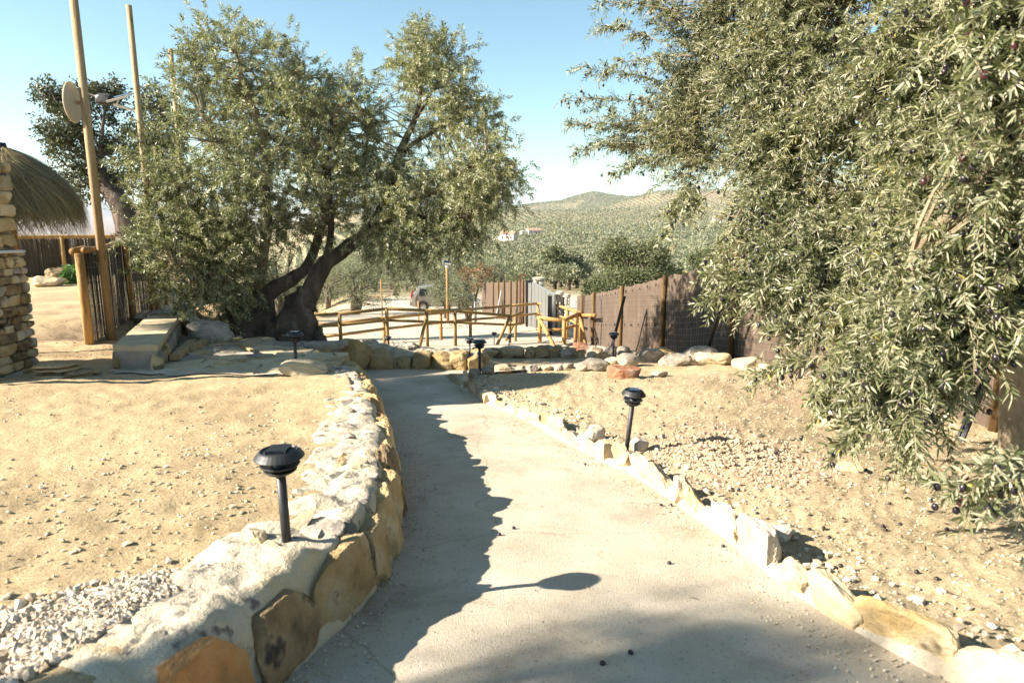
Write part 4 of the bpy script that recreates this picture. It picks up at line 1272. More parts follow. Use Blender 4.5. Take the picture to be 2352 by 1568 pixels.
def olive_at(x, y, d, cw, ch, label, seed, group=None, trunk_r=.18, lift=.35, mat='grove_leaf', leafL=.10, n=150, mound=False, dz=0.0):
    """a mid-distance olive: foot at picture position x, y; crown cw by ch metres"""
    b = drop(U(x, y, d)); b[2] += dz
    g = np.random.default_rng(seed)
    lobes = []
    for _ in range(9):
        a = g.uniform(0, 6.28); rr = g.uniform(.1, .62) * cw / 2
        lobes.append((math.cos(a) * rr, math.sin(a) * rr, ch * (lift + (1 - lift) * g.uniform(.10, .82)), cw * g.uniform(.2, .32), cw * g.uniform(.2, .32), ch * g.uniform(.15, .24), n // 9))
    tr = [([(0, 0, -.2), (.05, 0, ch * .15), (-.15, .05, ch * .32), (-.4, 0, ch * .6)], trunk_r * 1.0, .04), ([(.05, 0, 0), (.25, 0, ch * .2), (.5, .1, ch * .55)], trunk_r * .8, .04), ([(0, 0, ch * .2), (.05, -.2, ch * .6)], trunk_r * .6, .03)]
    return crown_tree('olive_tree', label, 'olive tree', b, lobes, 22, leafL, leafL * .28, mat, tr, 'bark', group, seed)

olive_at(815, 703, 38, 4.6, 3.4, 'silvery olive tree on a low earth mound in the gravel yard behind the handrail', 41, trunk_r=.28, n=460, lift=.12)
olive_at(908, 672, 60, 5.4, 4.4, 'olive tree with a dark stump-like trunk at the back of the gravel yard', 42, trunk_r=.3, n=420, lift=.2)
olive_at(700, 690, 44, 5.0, 4.0, 'pale olive tree seen between the two trunks of the big old olive', 43, n=420, lift=.08)
olive_at(660, 700, 36, 3.0, 2.4, 'low yellow-green olive bush showing through the fork of the big old olive', 44, n=300, lift=.05, mat='bush_leaf')
olive_at(1022, 724, 33, 2.7, 3.0, 'young feathery olive in front of the beige car, left of the solar lamp post', 45, n=330, lift=.15, leafL=.08, trunk_r=.07)
olive_at(1070, 746, 28, 1.9, 2.6, 'young upright olive with a dark foot right of the solar lamp post', 46, n=300, lift=.12, leafL=.07, trunk_r=.08)
olive_at(1135, 690, 44, 2.6, 3.4, 'olive tree with spotty foliage beside the brown-leaved tree near the far fence', 47, n=320, lift=.1)
olive_at(960, 690, 52, 4.4, 4.0, 'hazy olive tree behind the parked car', 48, n=380, lift=.08)
olive_at(770, 640, 75, 6.5, 4.6, 'olive tree at the far edge of the yard behind the mound olive', 49, n=380, lift=.08)
olive_at(1000, 640, 70, 6.0, 4.6, 'olive tree beyond the yard behind the solar lamp post', 50, n=380, lift=.06)
olive_at(640, 690, 30, 4.6, 3.9, 'olive tree standing on the slope right behind the left trunk of the big olive', 52, n=420, lift=.05)
olive_at(545, 690, 34, 5.0, 4.0, 'olive tree behind the left side of the big olive crown', 53, n=400, lift=.05)
olive_at(750, 660, 52, 5.4, 4.4, 'olive tree between the mound olive and the big olive trunk, farther back', 54, n=380, lift=.06)
olive_at(860, 650, 72, 6.0, 4.6, 'olive tree at the far yard edge just right of the mound olive', 55, n=380, lift=.06)
crown_tree('almond_tree', 'thin tree with clumps of dry rust-brown leaves behind the solar lamp post', 'tree', drop(U(1090, 690, 40)),
           [(0,0,1.9,.8,.5,.7,60),(-.5,0,2.3,.5,.4,.4,30),(.4,0,2.5,.5,.4,.4,26),(.9,0,2.3,.4,.3,.3,14)], 9, .10, .06, 'rust_leaf',
           [([(0,0,-.1),(.02,0,.8),(-.1,0,1.6),(-.3,0,2.4)], .05, .015), ([(.02,0,.8),(.3,0,1.6),(.6,0,2.5)], .03, .01)], 'limb_bark', None, 51)

def oak_bush(x0, x1, y0, y1, d, label, seed, mat='bush_leaf', name='oak_tree', cat='oak tree', n=900, L=.17):
    xm = (x0 + x1) / 2
    b = drop(U(xm, y1, d)); top = U(xm, y0, d)[2]
    H = top - b[2]; W = (x1 - x0) / F * d
    g = np.random.default_rng(seed)
    lobes = []
    for k in range(14):
        a = g.uniform(0, 6.28); rr = g.uniform(.25, .68) * W / 2
        z = H * g.uniform(.3, .8)
        lobes.append((math.cos(a) * rr, math.sin(a) * rr, z, W * g.uniform(.13, .2), W * g.uniform(.13, .2), H * g.uniform(.13, .2), n // 14))
    lobes.append((0, 0, H * .5, W * .38, W * .38, H * .42, n // 5))
    crown_tree(name, label, cat, b, lobes, 14, L, L * .6, mat, [([(0,0,-.2),(0,0,H*.3),(.2,0,H*.6)], .25, .1)], 'bark', None, seed)
oak_bush(1365, 1572, 545, 690, 46, 'large rounded dark green oak standing behind the brown screen fence', 61, n=1500)
oak_bush(1380, 1520, 612, 690, 38, 'lighter green bushy oak in front of the large dark oak, just behind the fence top', 62, n=900, L=.13)
oak_bush(1330, 1420, 640, 700, 34, 'olive-green bush behind the fence right of the white gate pillars', 63, n=600, L=.12)
oak_bush(1238, 1322, 563, 606, 90, 'dark round carob bush standing out among the grey olives of the valley', 64, n=500, L=.30)
oak_bush(1300, 1345, 576, 606, 92, 'brownish bush touching the right side of the dark round valley bush', 65, 'oak_leaf', n=260, L=.28)
oak_bush(1655, 1740, 540, 590, 60, 'golden-leaved autumn tree half hidden behind the near olive twigs', 66, 'orange_leaf', 'autumn_tree', 'tree', 500, .2)
oak_bush(1575, 1650, 560, 620, 70, 'bright green bush right of the large dark oak', 67, 'bush_leaf', 'bush', 'bush', 420, .2)
oak_bush(78, 170, 508, 540, 40, 'round dark bush behind the reed fence under the thatch fringe', 68, 'bush_leaf', 'bush', 'bush', 300, .15)

# ------------------------------------------------------------------ olive groves of the valley
HOUSES = [(*wpt(1224, 534, 520)[:2], 11), (*wpt(1168, 551, 430)[:2], 8), (*wpt(1105, 549, 430)[:2], 7), (*wpt(1668, 500, 720)[:2], 16)]
def grove():
    g = np.random.default_rng(77)
    protos = []
    for v in range(7):
        mb = MB()
        k = 1500
        vv = unit(g.normal(size=(k, 3)))
        vv[:, 2] = np.abs(vv[:, 2]) * 1.1 - .12
        rad = (.3 + .7 * g.random(k)) ** .5 * (1 + .28 * fbm(vv * 2.2 + v * 5, 2, v))
        p = vv * rad[:, None] * np.array([1.9, 1.9, 1.5]) + np.array([0, 0, 1.3])
        leaves(mb, p, unit(vv + g.normal(size=(k, 3)) * .8), g.uniform(.24, .46, k), g.uniform(.10, .19, k), False, .1, np.clip(.35 + .5 * fbm(p * .9, 2, v) + .35 * g.random(k), 0, 1), g)
        tm = MB(); tm.tube([(0, 0, -.4), (.05, 0, .6), (.2, .1, 1.4)], [.28, .2, .1], 7)
        protos.append((mb.mesh('crown'), tm.mesh('trunk', True)))
        protos[-1][0].materials.append(M['grove_leaf']); protos[-1][1].materials.append(M['bark'])
    a = .42
    pts = []
    for i in range(-60, 60):
        for j in range(-60, 60):
            u, w = i * 7.6 + g.normal() * .7, j * 7.6 + g.normal() * .7
            x, y = u * math.cos(a) - w * math.sin(a), u * math.sin(a) + w * math.cos(a) + 130
            r = math.hypot(x, y)
            if y > 30 and -.46 < x / y < .62 and (50 < r < 205 or (x / y < -.30 and 42 < r < 205)):
                if r < 72 and -.29 < x / y < .08: continue
                if x < 22 and y < 52: continue
                pts.append((r, x, y))
    pts.sort()
    near, rest = pts[:270], pts[270:]
    for q, (r, x, y) in enumerate(near):
        cm, tm = protos[q % 7]
        o = thing('olive_tree', 'grey-green olive tree of the valley grove beyond the yard and the brown fence', 'olive tree', (x, y, gz(x, y)), g.uniform(0, 6.28), 'olive trees of the valley grove')
        s = g.uniform(.85, 1.25)
        o.scale = (s, s, s * g.uniform(.9, 1.15))
        c = link('crown', cm, None, o); t = link('trunk', tm, None, o)
    # farther trees read as one mass
    mb = MB()
    def scatter(X, Y, k, rad, size):
        for (hx, hy, hr) in HOUSES:
            ux, uy = hx / math.hypot(hx, hy), hy / math.hypot(hx, hy)
            a_ = (X - hx) * ux + (Y - hy) * uy; b_ = np.abs((X - hx) * uy - (Y - hy) * ux)
            k_ = ~((b_ < hr) & (a_ < hr) & (a_ > -45))
            X, Y = X[k_], Y[k_]
        n = len(X)
        Z = ground_h(X, Y, False)
        vv = unit(g.normal(size=(n, k, 3))); vv[..., 2] = np.abs(vv[..., 2])
        sc = g.uniform(.75, 1.25, n)[:, None, None]
        p = np.stack([X, Y, Z], -1)[:, None, :] + vv * np.array([rad, rad, rad * .95]) * sc * ((.5 + .5 * g.random((n, k))) ** .5)[..., None] + np.array([0, 0, rad * .35])
        dv = vv + g.normal(size=vv.shape) * .9
        tone = np.clip(.45 + .25 * g.normal(size=(n, 1)) + .3 * (g.random((n, k)) - .5) + .3 * fbm(np.stack([X, Y, Z], -1) * .01, 2, 7)[:, None], 0, 1)
        leaves(mb, p.reshape(-1, 3) - unit(dv).reshape(-1, 3) * size * .5, dv.reshape(-1, 3), g.uniform(.8, 1.3, n * k) * size, g.uniform(.5, .8, n * k) * size, False, 0, tone.ravel(), g)
    if rest:
        R_ = np.array(rest); scatter(R_[:, 1], R_[:, 2], 150, 2.1, .75)
    def grid(r0, r1, sp, a, az0, az1, jit, keep=1.0):
        m = int(r1 / sp) + 2
        i, j = np.meshgrid(np.arange(-m, m), np.arange(0, m))
        u = i.ravel() * sp; w = j.ravel() * sp
        x = u * math.cos(a) - w * math.sin(a); y = u * math.sin(a) + w * math.cos(a)
        x = x + g.normal(size=len(x)) * jit; y = y + g.normal(size=len(x)) * jit
        r = np.hypot(x, y); az = x / np.maximum(y, 1)
        k = (r > r0) & (r < r1) & (y > 10) & (az > az0) & (az < az1) & (g.random(len(x)) < keep)
        return x[k], y[k]
    X, Y = grid(205, 420, 7.8, .42, -.46, .62, .7); scatter(X, Y, 60, 2.3, 1.0)
    X, Y = grid(420, 700, 8.2, .30, -.44, .60, .6); scatter(X, Y, 26, 2.4, 1.6)
    X, Y = grid(700, 978, 10.0, .10, -.22, .60, .5); scatter(X, Y, 14, 2.3, 1.8)
    X, Y = grid(1000, 1480, 11.5, .75, .10, .60, .4)
    scatter(X, Y, 9, 2.5, 2.2)
    X, Y = grid(1480, 2050, 13.5, .30, -.10, .40, .4)
    nn = fbm(np.stack([X * .006, Y * .003, X * 0], -1), 3, 23)
    scatter(X, Y, 9, 2.7, 2.4)
    # close scrub on parts of the farthest hill
    X, Y = grid(1480, 2050, 6.5, .2, -.10, .40, 1.6)
    k = fbm(np.stack([X * .010, Y * .004, X * 0], -1), 3, 29) > -.12
    scatter(X[k], Y[k], 6, 2.6, 2.6)
    o = mb.build('olive_groves', M['grove_leaf'])
    tag(o, 'far olive groves covering the valley side and the hills in rows', 'olive grove', kind='stuff')
grove()
# ------------------------------------------------------------------ solar garden lamps
def lamp_meshes():
    r = .075
    p = MB(); p.tube([(0, 0, -.08), (0, 0, .26)], [.0145, .0145], 14); post = p.mesh('post', True)
    c = MB()
    c.lathe([(0.0, .319), (.050, .314), (.054, .319), (.0555, .320), (.060, .317), (r * .95, .305), (r, .299), (r * .985, .296), (.052, .289), (.018, .286), (0, .286)][::-1], 32)
    cap = c.mesh('cap', False)
    l1 = MB(); l1.lathe([(0, .262), (.040, .262), (.058, .272), (.060, .275), (.057, .277), (.034, .270), (0, .270)], 28)
    l2 = MB(); l2.lathe([(0, .246), (.034, .246), (.048, .255), (.050, .258), (.047, .260), (.030, .254), (0, .254)], 28)
    core = MB(); core.lathe([(0, .236), (.017, .238), (.020, .25), (.020, .286), (0, .287)], 16)
    s = MB(); s.box((0, 0, .3205), (.062, .062, .012))
    return post, cap, l1.mesh('louvre', False), l2.mesh('louvre', False), core.mesh('core', True), s.mesh('solar_panel')
LM = lamp_meshes()
for me in LM[:5]: me.materials.append(M['black_plastic'])
LM[5].materials.append(M['panel_glass'])
lamps = [
    (660, 1258, 2.14, 'black solar garden lamp planted beside the retaining wall, the largest and nearest', -.02, .0),
    (1438, 1040, 4.28, 'black solar garden lamp leaning to the right on the dirt bed behind the kerb', .085, .03),
    (680, 855, 5.9, 'black solar garden lamp at the far end of the retaining wall, before the olive trunk', .02, 0),
    (1102, 860, 7.1, 'black solar garden lamp on the kerb corner, front one of a close pair', 0, 0),
    (1079, 828, 8.0, 'black solar garden lamp just behind and left of the corner lamp', 0, 0),
    (1408, 822, 9.4, 'black solar garden lamp among grey boulders in front of the brown screen fence', .01, 0),
    (892, 808, 12.6, 'black solar garden lamp behind the big ochre boulders beside a handrail post', 0, 0),
    (1135, 793, 15.5, 'slim distant black solar garden lamp on the concrete ramp left of the braced post', 0, 0),
    (1169, 802, 13.5, 'short black solar garden lamp at the foot of the braced handrail post', 0, 0),
    (1368, 806, 15.0, 'tiny black solar garden lamp at the fence post by the end of the landing rail', 0, 0),
]
lamp_w = [110, 55, 40, 33, 22, 25, 17, 13.5, 16, 10]
for q, (x, y, d, lab, tx, ty) in enumerate(lamps):
    b = ground_hit(x, y) if q in (0, 1, 2, 3, 4, 5) else wpt(x, y, d)
    b = drop(b)
    d = b[1] * CP - (b[2] - CZ) * SP
    r = thing('garden_lamp', lab, 'garden lamp', b, RND.uniform(0, 3), 'black solar garden lamps')
    for me, nm in zip(LM, ('post', 'cap', 'louvre', 'louvre', 'core', 'solar_panel')):
        o = link(nm, me, None, r)
    r.rotation_euler = (ty, tx, 0)
    s = lamp_w[q] / F * d / .15
    # lamps farther off stand on ground that may lie lower: lengthen by scale only where the picture shows it
    r.scale = (s, s, s * (1.02, 1.28, 1.1, 1.15, 1.1, 1.1, 1.1, 1.1, 1.1, 1.1)[q])

# ------------------------------------------------------------------ wooden handrails
def pole(mb, a, b, r=.045, n=10):
    mb.tube([a, (np.array(a) + np.array(b)) / 2, b], [r, r * 1.02, r * .98], n, True)
def rail_piece(root, name, a, b, r=.045):
    mb = MB(); pole(mb, np.array(a), np.array(b), r)
    inv = -np.array(root.location)
    o = mb.build(name, M['rail_wood_shaded' if 'dark' in root['label'] else 'wood'], root, smooth=True); o.location = inv
    return o
def rail_run(root, name, pts, r):
    for a, b in zip(pts[:-1], pts[1:]):
        d = unit(b - a) * .02
        rail_piece(root, name, a - d, b + d, r)
def post_at(root, x, ytop, d, r=.045, name='post', ybase=None):
    t = U(x, ytop, d)
    g = gz(t[0], t[1])
    zb = g - .15
    rail_piece(root, name, (t[0], t[1], zb), (t[0], t[1], t[2]), r)

b0 = wpt(890, 805, 14)
hr = thing('handrail', 'dark log handrail coloured as if shaded, with two rails crossing in front of the concrete ramp', 'handrail', b0)
top = [U(630,727,12.8), U(712,723,13.2), U(777,721,13.5), U(890,709,14), U(978,713,14.4), U(1045,714,14.9), U(1174,725.5,16), U(1200,718,16.6)]
low = [U(640,752,12.8), U(712,750,13.2), U(777,747,13.5), U(890,735.5,14), U(978,739,14.4), U(1045,740,14.9), U(1170,746,16), U(1198,743,16.6)]
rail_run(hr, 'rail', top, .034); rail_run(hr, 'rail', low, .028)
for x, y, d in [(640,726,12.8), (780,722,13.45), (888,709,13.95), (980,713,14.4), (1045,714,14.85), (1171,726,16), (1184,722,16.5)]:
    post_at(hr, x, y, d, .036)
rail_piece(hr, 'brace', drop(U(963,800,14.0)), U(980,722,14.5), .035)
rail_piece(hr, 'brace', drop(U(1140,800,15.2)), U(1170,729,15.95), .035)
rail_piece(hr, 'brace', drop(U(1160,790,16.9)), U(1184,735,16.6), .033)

b1 = wpt(1012, 785, 18.3)
h2 = thing('handrail', 'golden log handrail along the far side of the ramp, curving at its right end', 'handrail', b1)
top = [U(700,750,15.2), U(781,742,15.6), U(874,731.5,16.2), U(977,721,17.6), U(1057,713,19), U(1110,707.5,20.5), U(1175,702,22), U(1235,697,23), U(1262,699,21.6), U(1282,702,20.4), U(1305,709,18.9), U(1334,720,17.4)]
low = [U(737,774,15.2), U(885,755,16.2), U(918,751,16.6), U(1018,740,18.2), U(1090,733,20), U(1166,727,22), U(1235,720,23), U(1282,725,20.4), U(1303,732,18.9), U(1330,745,17.5)]
rail_run(h2, 'rail', top, .042); rail_run(h2, 'rail', low, .035)
for x, y, d in [(734,749,15.3), (882,731,16.25), (1012,717,18.2), (1080,711,19.6), (1236,697,23), (1281,702,20.4), (1303,708,19)]:
    post_at(h2, x, y, d, .046)

b2 = wpt(1240, 795, 16)
h3 = thing('handrail', 'short golden log rail round the landing beside the brown fence, with a slanting brace', 'handrail', b2)
rail_run(h3, 'rail', [U(1236,730,16.2), U(1293,736,15.9), U(1334,719,17)], .05)
rail_run(h3, 'rail', [U(1234,756,16.2), U(1292,757,15.9), U(1320,748,16.6)], .035)
rail_run(h3, 'rail', [U(1335,724,17), U(1366,724,15.6)], .045)
for x, y, d in [(1240,731,16.1), (1296,735,15.85), (1323,716,16.9), (1333,715,16.9)]:
    post_at(h3, x, y, d, .048)
rail_piece(h3, 'brace', drop(U(1274,792,15.2)), U(1242,736,16.1), .042)
rail_piece(h3, 'brace', drop(U(1346,792,16.2)), U(1334,735,16.9), .042)

# ------------------------------------------------------------------ brown screen fence on the right
def screen_fence():
    line = [(5.0, 1.6), (4.2, 3.6), (3.72, 5.0), (3.50, 6.5), (3.38, 7.7), (3.12, 9.3), (2.78, 11.4), (2.42, 12.9), (2.12, 14.6), (1.95, 17.2), (1.86, 19.4)]
    P, L = smooth_poly(np.array(line), 200, 2)
    g0 = ground_h(P[:, 0], P[:, 1], False)
    toph = table(P[:, 1], [(1, 1.5), (9, 1.46), (11.5, 1.42), (13.2, 1.28), (15, 1.22), (17, 1.22), (20, 1.2)])
    root = thing('screen_fence', 'brown fabric screen fence on round wooden posts with black braces, running down the right side', 'fence', (*P[70], g0[70]))
    inv = -np.array(root.location)
    nrm = np.gradient(P, axis=0); nrm = nrm / np.linalg.norm(nrm, axis=1, keepdims=True)
    nl = np.stack([-nrm[:, 1], nrm[:, 0]], 1)      # towards the path
    k = 14
    hs = np.linspace(0, 1, k)
    topv = toph + .020 * vnoise(np.stack([np.arange(200) * 1.3, np.zeros(200), np.zeros(200)], 1), 4)
    z = g0[:, None] - .06 + (topv[:, None] + .06) * hs[None, :]
    wav = .020 * fbm(np.stack([np.repeat(np.arange(200)[:, None] * .16, k, 1), np.repeat(hs[None] * 2, 200, 0), np.zeros((200, k))], -1), 3, 5)
    mb = MB()
    for off in (0.0, -.018):
        X = P[:, None, 0] + nl[:, None, 0] * (wav + off); Y = P[:, None, 1] + nl[:, None, 1] * (wav + off)
        i = np.arange(199)[:, None] * k; j = np.arange(k - 1)[None, :]
        Q = np.stack([i + j, i + k + j, i + k + j + 1, i + j + 1], -1).reshape(-1, 4)
        mb.add(np.stack([X, Y, z], -1).reshape(-1, 3) + inv, Q)
    # close the top edge between both faces
    a = np.arange(200) * k + k - 1
    mb.f.append(np.stack([a[:-1], a[1:], a[1:] + 200 * k, a[:-1] + 200 * k], 1))
    mb.build('screen', M['screen'], root, smooth=True)
    s = np.concatenate([[0], np.cumsum(np.linalg.norm(np.diff(P, axis=0), axis=1))])
    # posts where the picture shows them
    for (x, y) in [(1340,760),(1367,750),(1433,740),(1530,740),(1685,770),(2110,790),(2330,800)]:
        az = ray(x, y)
        k_ = np.argmin(np.abs(P[:, 0] / P[:, 1] - az[0] / az[1]))
        p = P[k_] + nl[k_] * .055
        mb = MB(); mb.tube([(p[0], p[1], g0[k_] - .2), (p[0] + .004, p[1], g0[k_] + toph[k_] * .5), (p[0], p[1], g0[k_] + toph[k_] + .03)], [.042, .040, .039], 12)
        o = mb.build('post', M['wood_shaded'], root, smooth=True); o.location = inv
    # black steel braces slanting out towards the path: head and foot
    for hx, hy, hd, fx, fy in [(1433,686,12.5,1403,806),(1662,690,8.9,1617,828),(1875,760,7.5,1838,868),(2260,880,4.8,2203,1015)]:
        h = U(hx, hy, hd); f = ground_hit(fx, fy)
        mb = MB()
        dirv = unit(f - h); L_ = np.linalg.norm(f - h)
        zax = Vector(dirv).to_track_quat('Z', 'Y').to_matrix()
        mb.box((h + f) / 2 + np.array([0, 0, .0]), (.055, .016, L_ + .1), R=np.array(zax)); mb.box((h + f) / 2 + np.array([0, .012, .0]), (.016, .05, L_ + .1), R=np.array(zax))
        o = mb.build('brace', M['black_metal'], root); o.location = inv
    # welded wire in front of the screen
    mb = MB()
    for hh in np.arange(.10, 1.2, .10):
        pts = np.stack([P[:, 0] + nl[:, 0] * (.035), P[:, 1] + nl[:, 1] * .035, g0 + hh], 1)
        mb.tube(pts[::4], .0016, 3, False)
    for si in np.arange(.1, L, .10):
        i = min(199, int(np.searchsorted(s, si)))
        x, y = P[i] + nl[i] * .036
        mb.tube([(x, y, g0[i]), (x, y, g0[i] + toph[i] - .12)], .0015, 3, False)
    o = mb.build('wire_mesh', M['wire'], root); o.location = inv
    # dark tie loops in pairs
    tie = MB()
    ang = np.linspace(.3, 2 * math.pi - .3, 12)
    for sx in (-.018, .018):
        tie.tube(np.stack([sx + np.sin(ang) * .012, np.zeros(12) + .01, np.cos(ang) * .040], 1), .0042, 4, True)
    tm = tie.mesh('tie_loop', True); tm.materials.append(M['black_metal'])
    for row_h in (.40, .93):
        for si in np.arange(5.4, L - 3.0, .36):
            i = min(199, int(np.searchsorted(s, si)))
            o = link('tie_loop', tm, None, root, tuple(np.array([P[i, 0] + nl[i, 0] * .03, P[i, 1] + nl[i, 1] * .03, g0[i] + row_h * toph[i]]) + inv))
            o.rotation_euler = (0, RND.uniform(-.2, .2), math.atan2(nrm[i, 1], nrm[i, 0]))
            s_ = RND.uniform(.55, .85); o.scale = (s_, s_, s_)
screen_fence()

# far length of the same kind of fence, beyond the sliding gate
def far_fence():
    A, B = wpt(1108, 715, 42), wpt(1213, 735, 27)
    root = thing('screen_fence', 'far brown screen fence with dark posts running up to the grey sliding gate', 'fence', (A + B) / 2)
    inv = -np.array(root.location)
    n = 40
    t = np.linspace(0, 1, n)[:, None]
    P = A * (1 - t) + B * t
    P[:, 2] = ground_h(P[:, 0], P[:, 1], False)
    h = 1.75
    mb = MB()
    for off in (0, -.03):
        q = P + np.array([off, 0, 0])
        V = np.concatenate([q + np.array([0, 0, -.1]), q + np.array([0, 0, h])])
        i = np.arange(n - 1)
        mb.add(V + inv, np.stack([i, i + 1, i + n + 1, i + n], 1))
    mb.build('screen', M['screen'], root)
    for x in (1135, 1147, 1160, 1176, 1191, 1205):
        az = ray(x, 700); k = np.argmin(np.abs(P[:, 0] / P[:, 1] - az[0] / az[1]))
        mb = MB(); mb.tube([P[k] + np.array([-.07, -.05, -.2]), P[k] + np.array([-.07, -.05, h + .08])], .042, 8)
        o = mb.build('post', M['wood_shaded'], root, smooth=True); o.location = inv
    mb = MB(); p = U(1151, 668, 31); f = drop(U(1137, 716, 30.2)); mb.tube([p, f], .03, 6)
    o = mb.build('brace', M['steel'], root); o.location = inv
far_fence()

# ------------------------------------------------------------------ sliding gate and its pillars
def gate():
    A = wpt(1217, 742, 25.5); B = wpt(1276, 770, 20.2)
    root = thing('sliding_gate', 'grey sheet-metal sliding gate standing open behind the handrail', 'gate', A)
    inv = -np.array(A)
    hA = U(1222, 643, 25.5)[2]; hB = U(1279, 675, 20.2)[2]
    mb = MB()
    n = 7
    for k in range(n):
        a = A + (B - A) * (k + .04) / n; b = A + (B - A) * (k + .96) / n
        za = hA + (hB - hA) * (k + .04) / n; zb = hA + (hB - hA) * (k + .96) / n
        V = []
        for off in (0, -.05):
            V += [(a[0] + off, a[1], a[2] + .1), (b[0] + off, b[1], b[2] + .1), (b[0] + off, b[1], zb), (a[0] + off, a[1], za)]
        mb.add(np.array(V) + inv, [[0,1,2,3],[7,6,5,4],[0,4,5,1],[1,5,6,2],[2,6,7,3],[3,7,4,0]])
    mb.build('panel', M['grey_metal'], root)
    mb = MB()
    mb.tube([(A[0] - .02, A[1], A[2]), (A[0] - .02, A[1], hA + .02)], .05, 6); mb.tube([(A[0], A[1], hA), (B[0], B[1], hB)], .035, 6); mb.tube([(A[0], A[1], A[2] + .08), (B[0], B[1], B[2] + .08)], .04, 6)
    o = mb.build('gate_frame', M['grey_metal'], root); o.location = inv
    def pillar(x0, x1, ytop, d, label, mat):
        c = wpt((x0 + x1) / 2, 770, d); w = (x1 - x0) / F * d; h = U(x0, ytop, d)[2] - c[2]
        r = thing('gate_pillar', label, 'pillar', c)
        g = np.random.default_rng(int(x0))
        mb = MB()
        rows = int(h / .22)
        for k in range(rows):
            for e in (0, 1):
                ww = w * (.5 + (g.random() - .5) * .25)
                x = -w / 2 + ww / 2 if e == 0 else w / 2 - (w - ww0) / 2
                if e == 0: ww0 = ww
                else: ww = w - ww0
                V, Fc = rock_verts(int(g.integers(1e6)), (ww * 1.02, w, h / rows * 1.02), 6, 3, .03, 2, .85, 1.0)
                mb.add(V + np.array([x, 0, h * (k + .5) / rows]), Fc)
        mb.build('shaft', M[mat], r)
        mb = MB(); V, Fc = rock_verts(3, (w * 1.15, w * 1.15, .12), 6, 2, .03, 2, .9, 1); mb.add(V + np.array([0, 0, h + .04]), Fc)
        mb.build('cap', M['white_stone'], r)
    pillar(1225, 1249, 640, 26.5, 'white stone gate pillar rising behind the top of the sliding gate', 'white_stone')
    pillar(1277, 1292, 674, 20.5, 'white gate pillar at the low end of the sliding gate', 'white_stone')
    pillar(1296, 1308, 680, 20.0, 'rough white stone pillar at the start of the brown fence', 'white_stone')
    # dark metal leaf between the pillars
    c = wpt(1267, 770, 20.6)
    r = thing('metal_door', 'dark narrow metal leaf in shadow beside the white gate pillar', 'door', c)
    h = U(1267, 678, 20.6)[2] - c[2]
    mb = MB(); mb.box((0, 0, h / 2), (.25, .05, h)); mb.build('leaf', M['black_metal'], r)
    mb = MB(); mb.box((0, -.005, h + .02), (.29, .07, .04)); mb.build('head_rail', M['grey_metal'], r)
    c = wpt(1286, 765, 21)
    r = thing('metal_door', 'pale grey metal wicket leaf between the two white pillars', 'door', wpt(1293, 770, 20.6))
    mb = MB(); mb.box((0, 0, h / 2 - .02), (.10, .04, h - .1)); mb.build('leaf', M['grey_metal'], r)
    mb = MB(); mb.box((0, -.01, h - .05), (.12, .06, .03)); mb.build('head_rail', M['black_metal'], r)
    # guide post frame in front of the gate
    p = wpt(1210, 742, 24.8)
    r = thing('gate_post', 'dark square guide post bent over the high end of the sliding gate', 'post', p)
    zt = U(1215, 642, 24.8)[2] - p[2]
    mb = MB(); mb.box((.0, 0, zt / 2), (.09, .09, zt)); mb.build('upright', M['black_metal'], r)
    mb = MB(); mb.box((.12, 0, zt - .04), (.15, .088, .085)); mb.build('arm', M['black_metal'], r)
    p = wpt(1243, 752, 23.2)
    r = thing('motor_box', 'grey gate motor box on the ground beside the sliding gate', 'box', p)
    mb = MB(); mb.box((0, 0, .24), (.38, .3, .48)); mb.build('housing', M['grey_metal'], r)
    mb = MB(); mb.box((0, 0, .505), (.42, .34, .05)); mb.build('lid', M['grey_metal'], r)
gate()

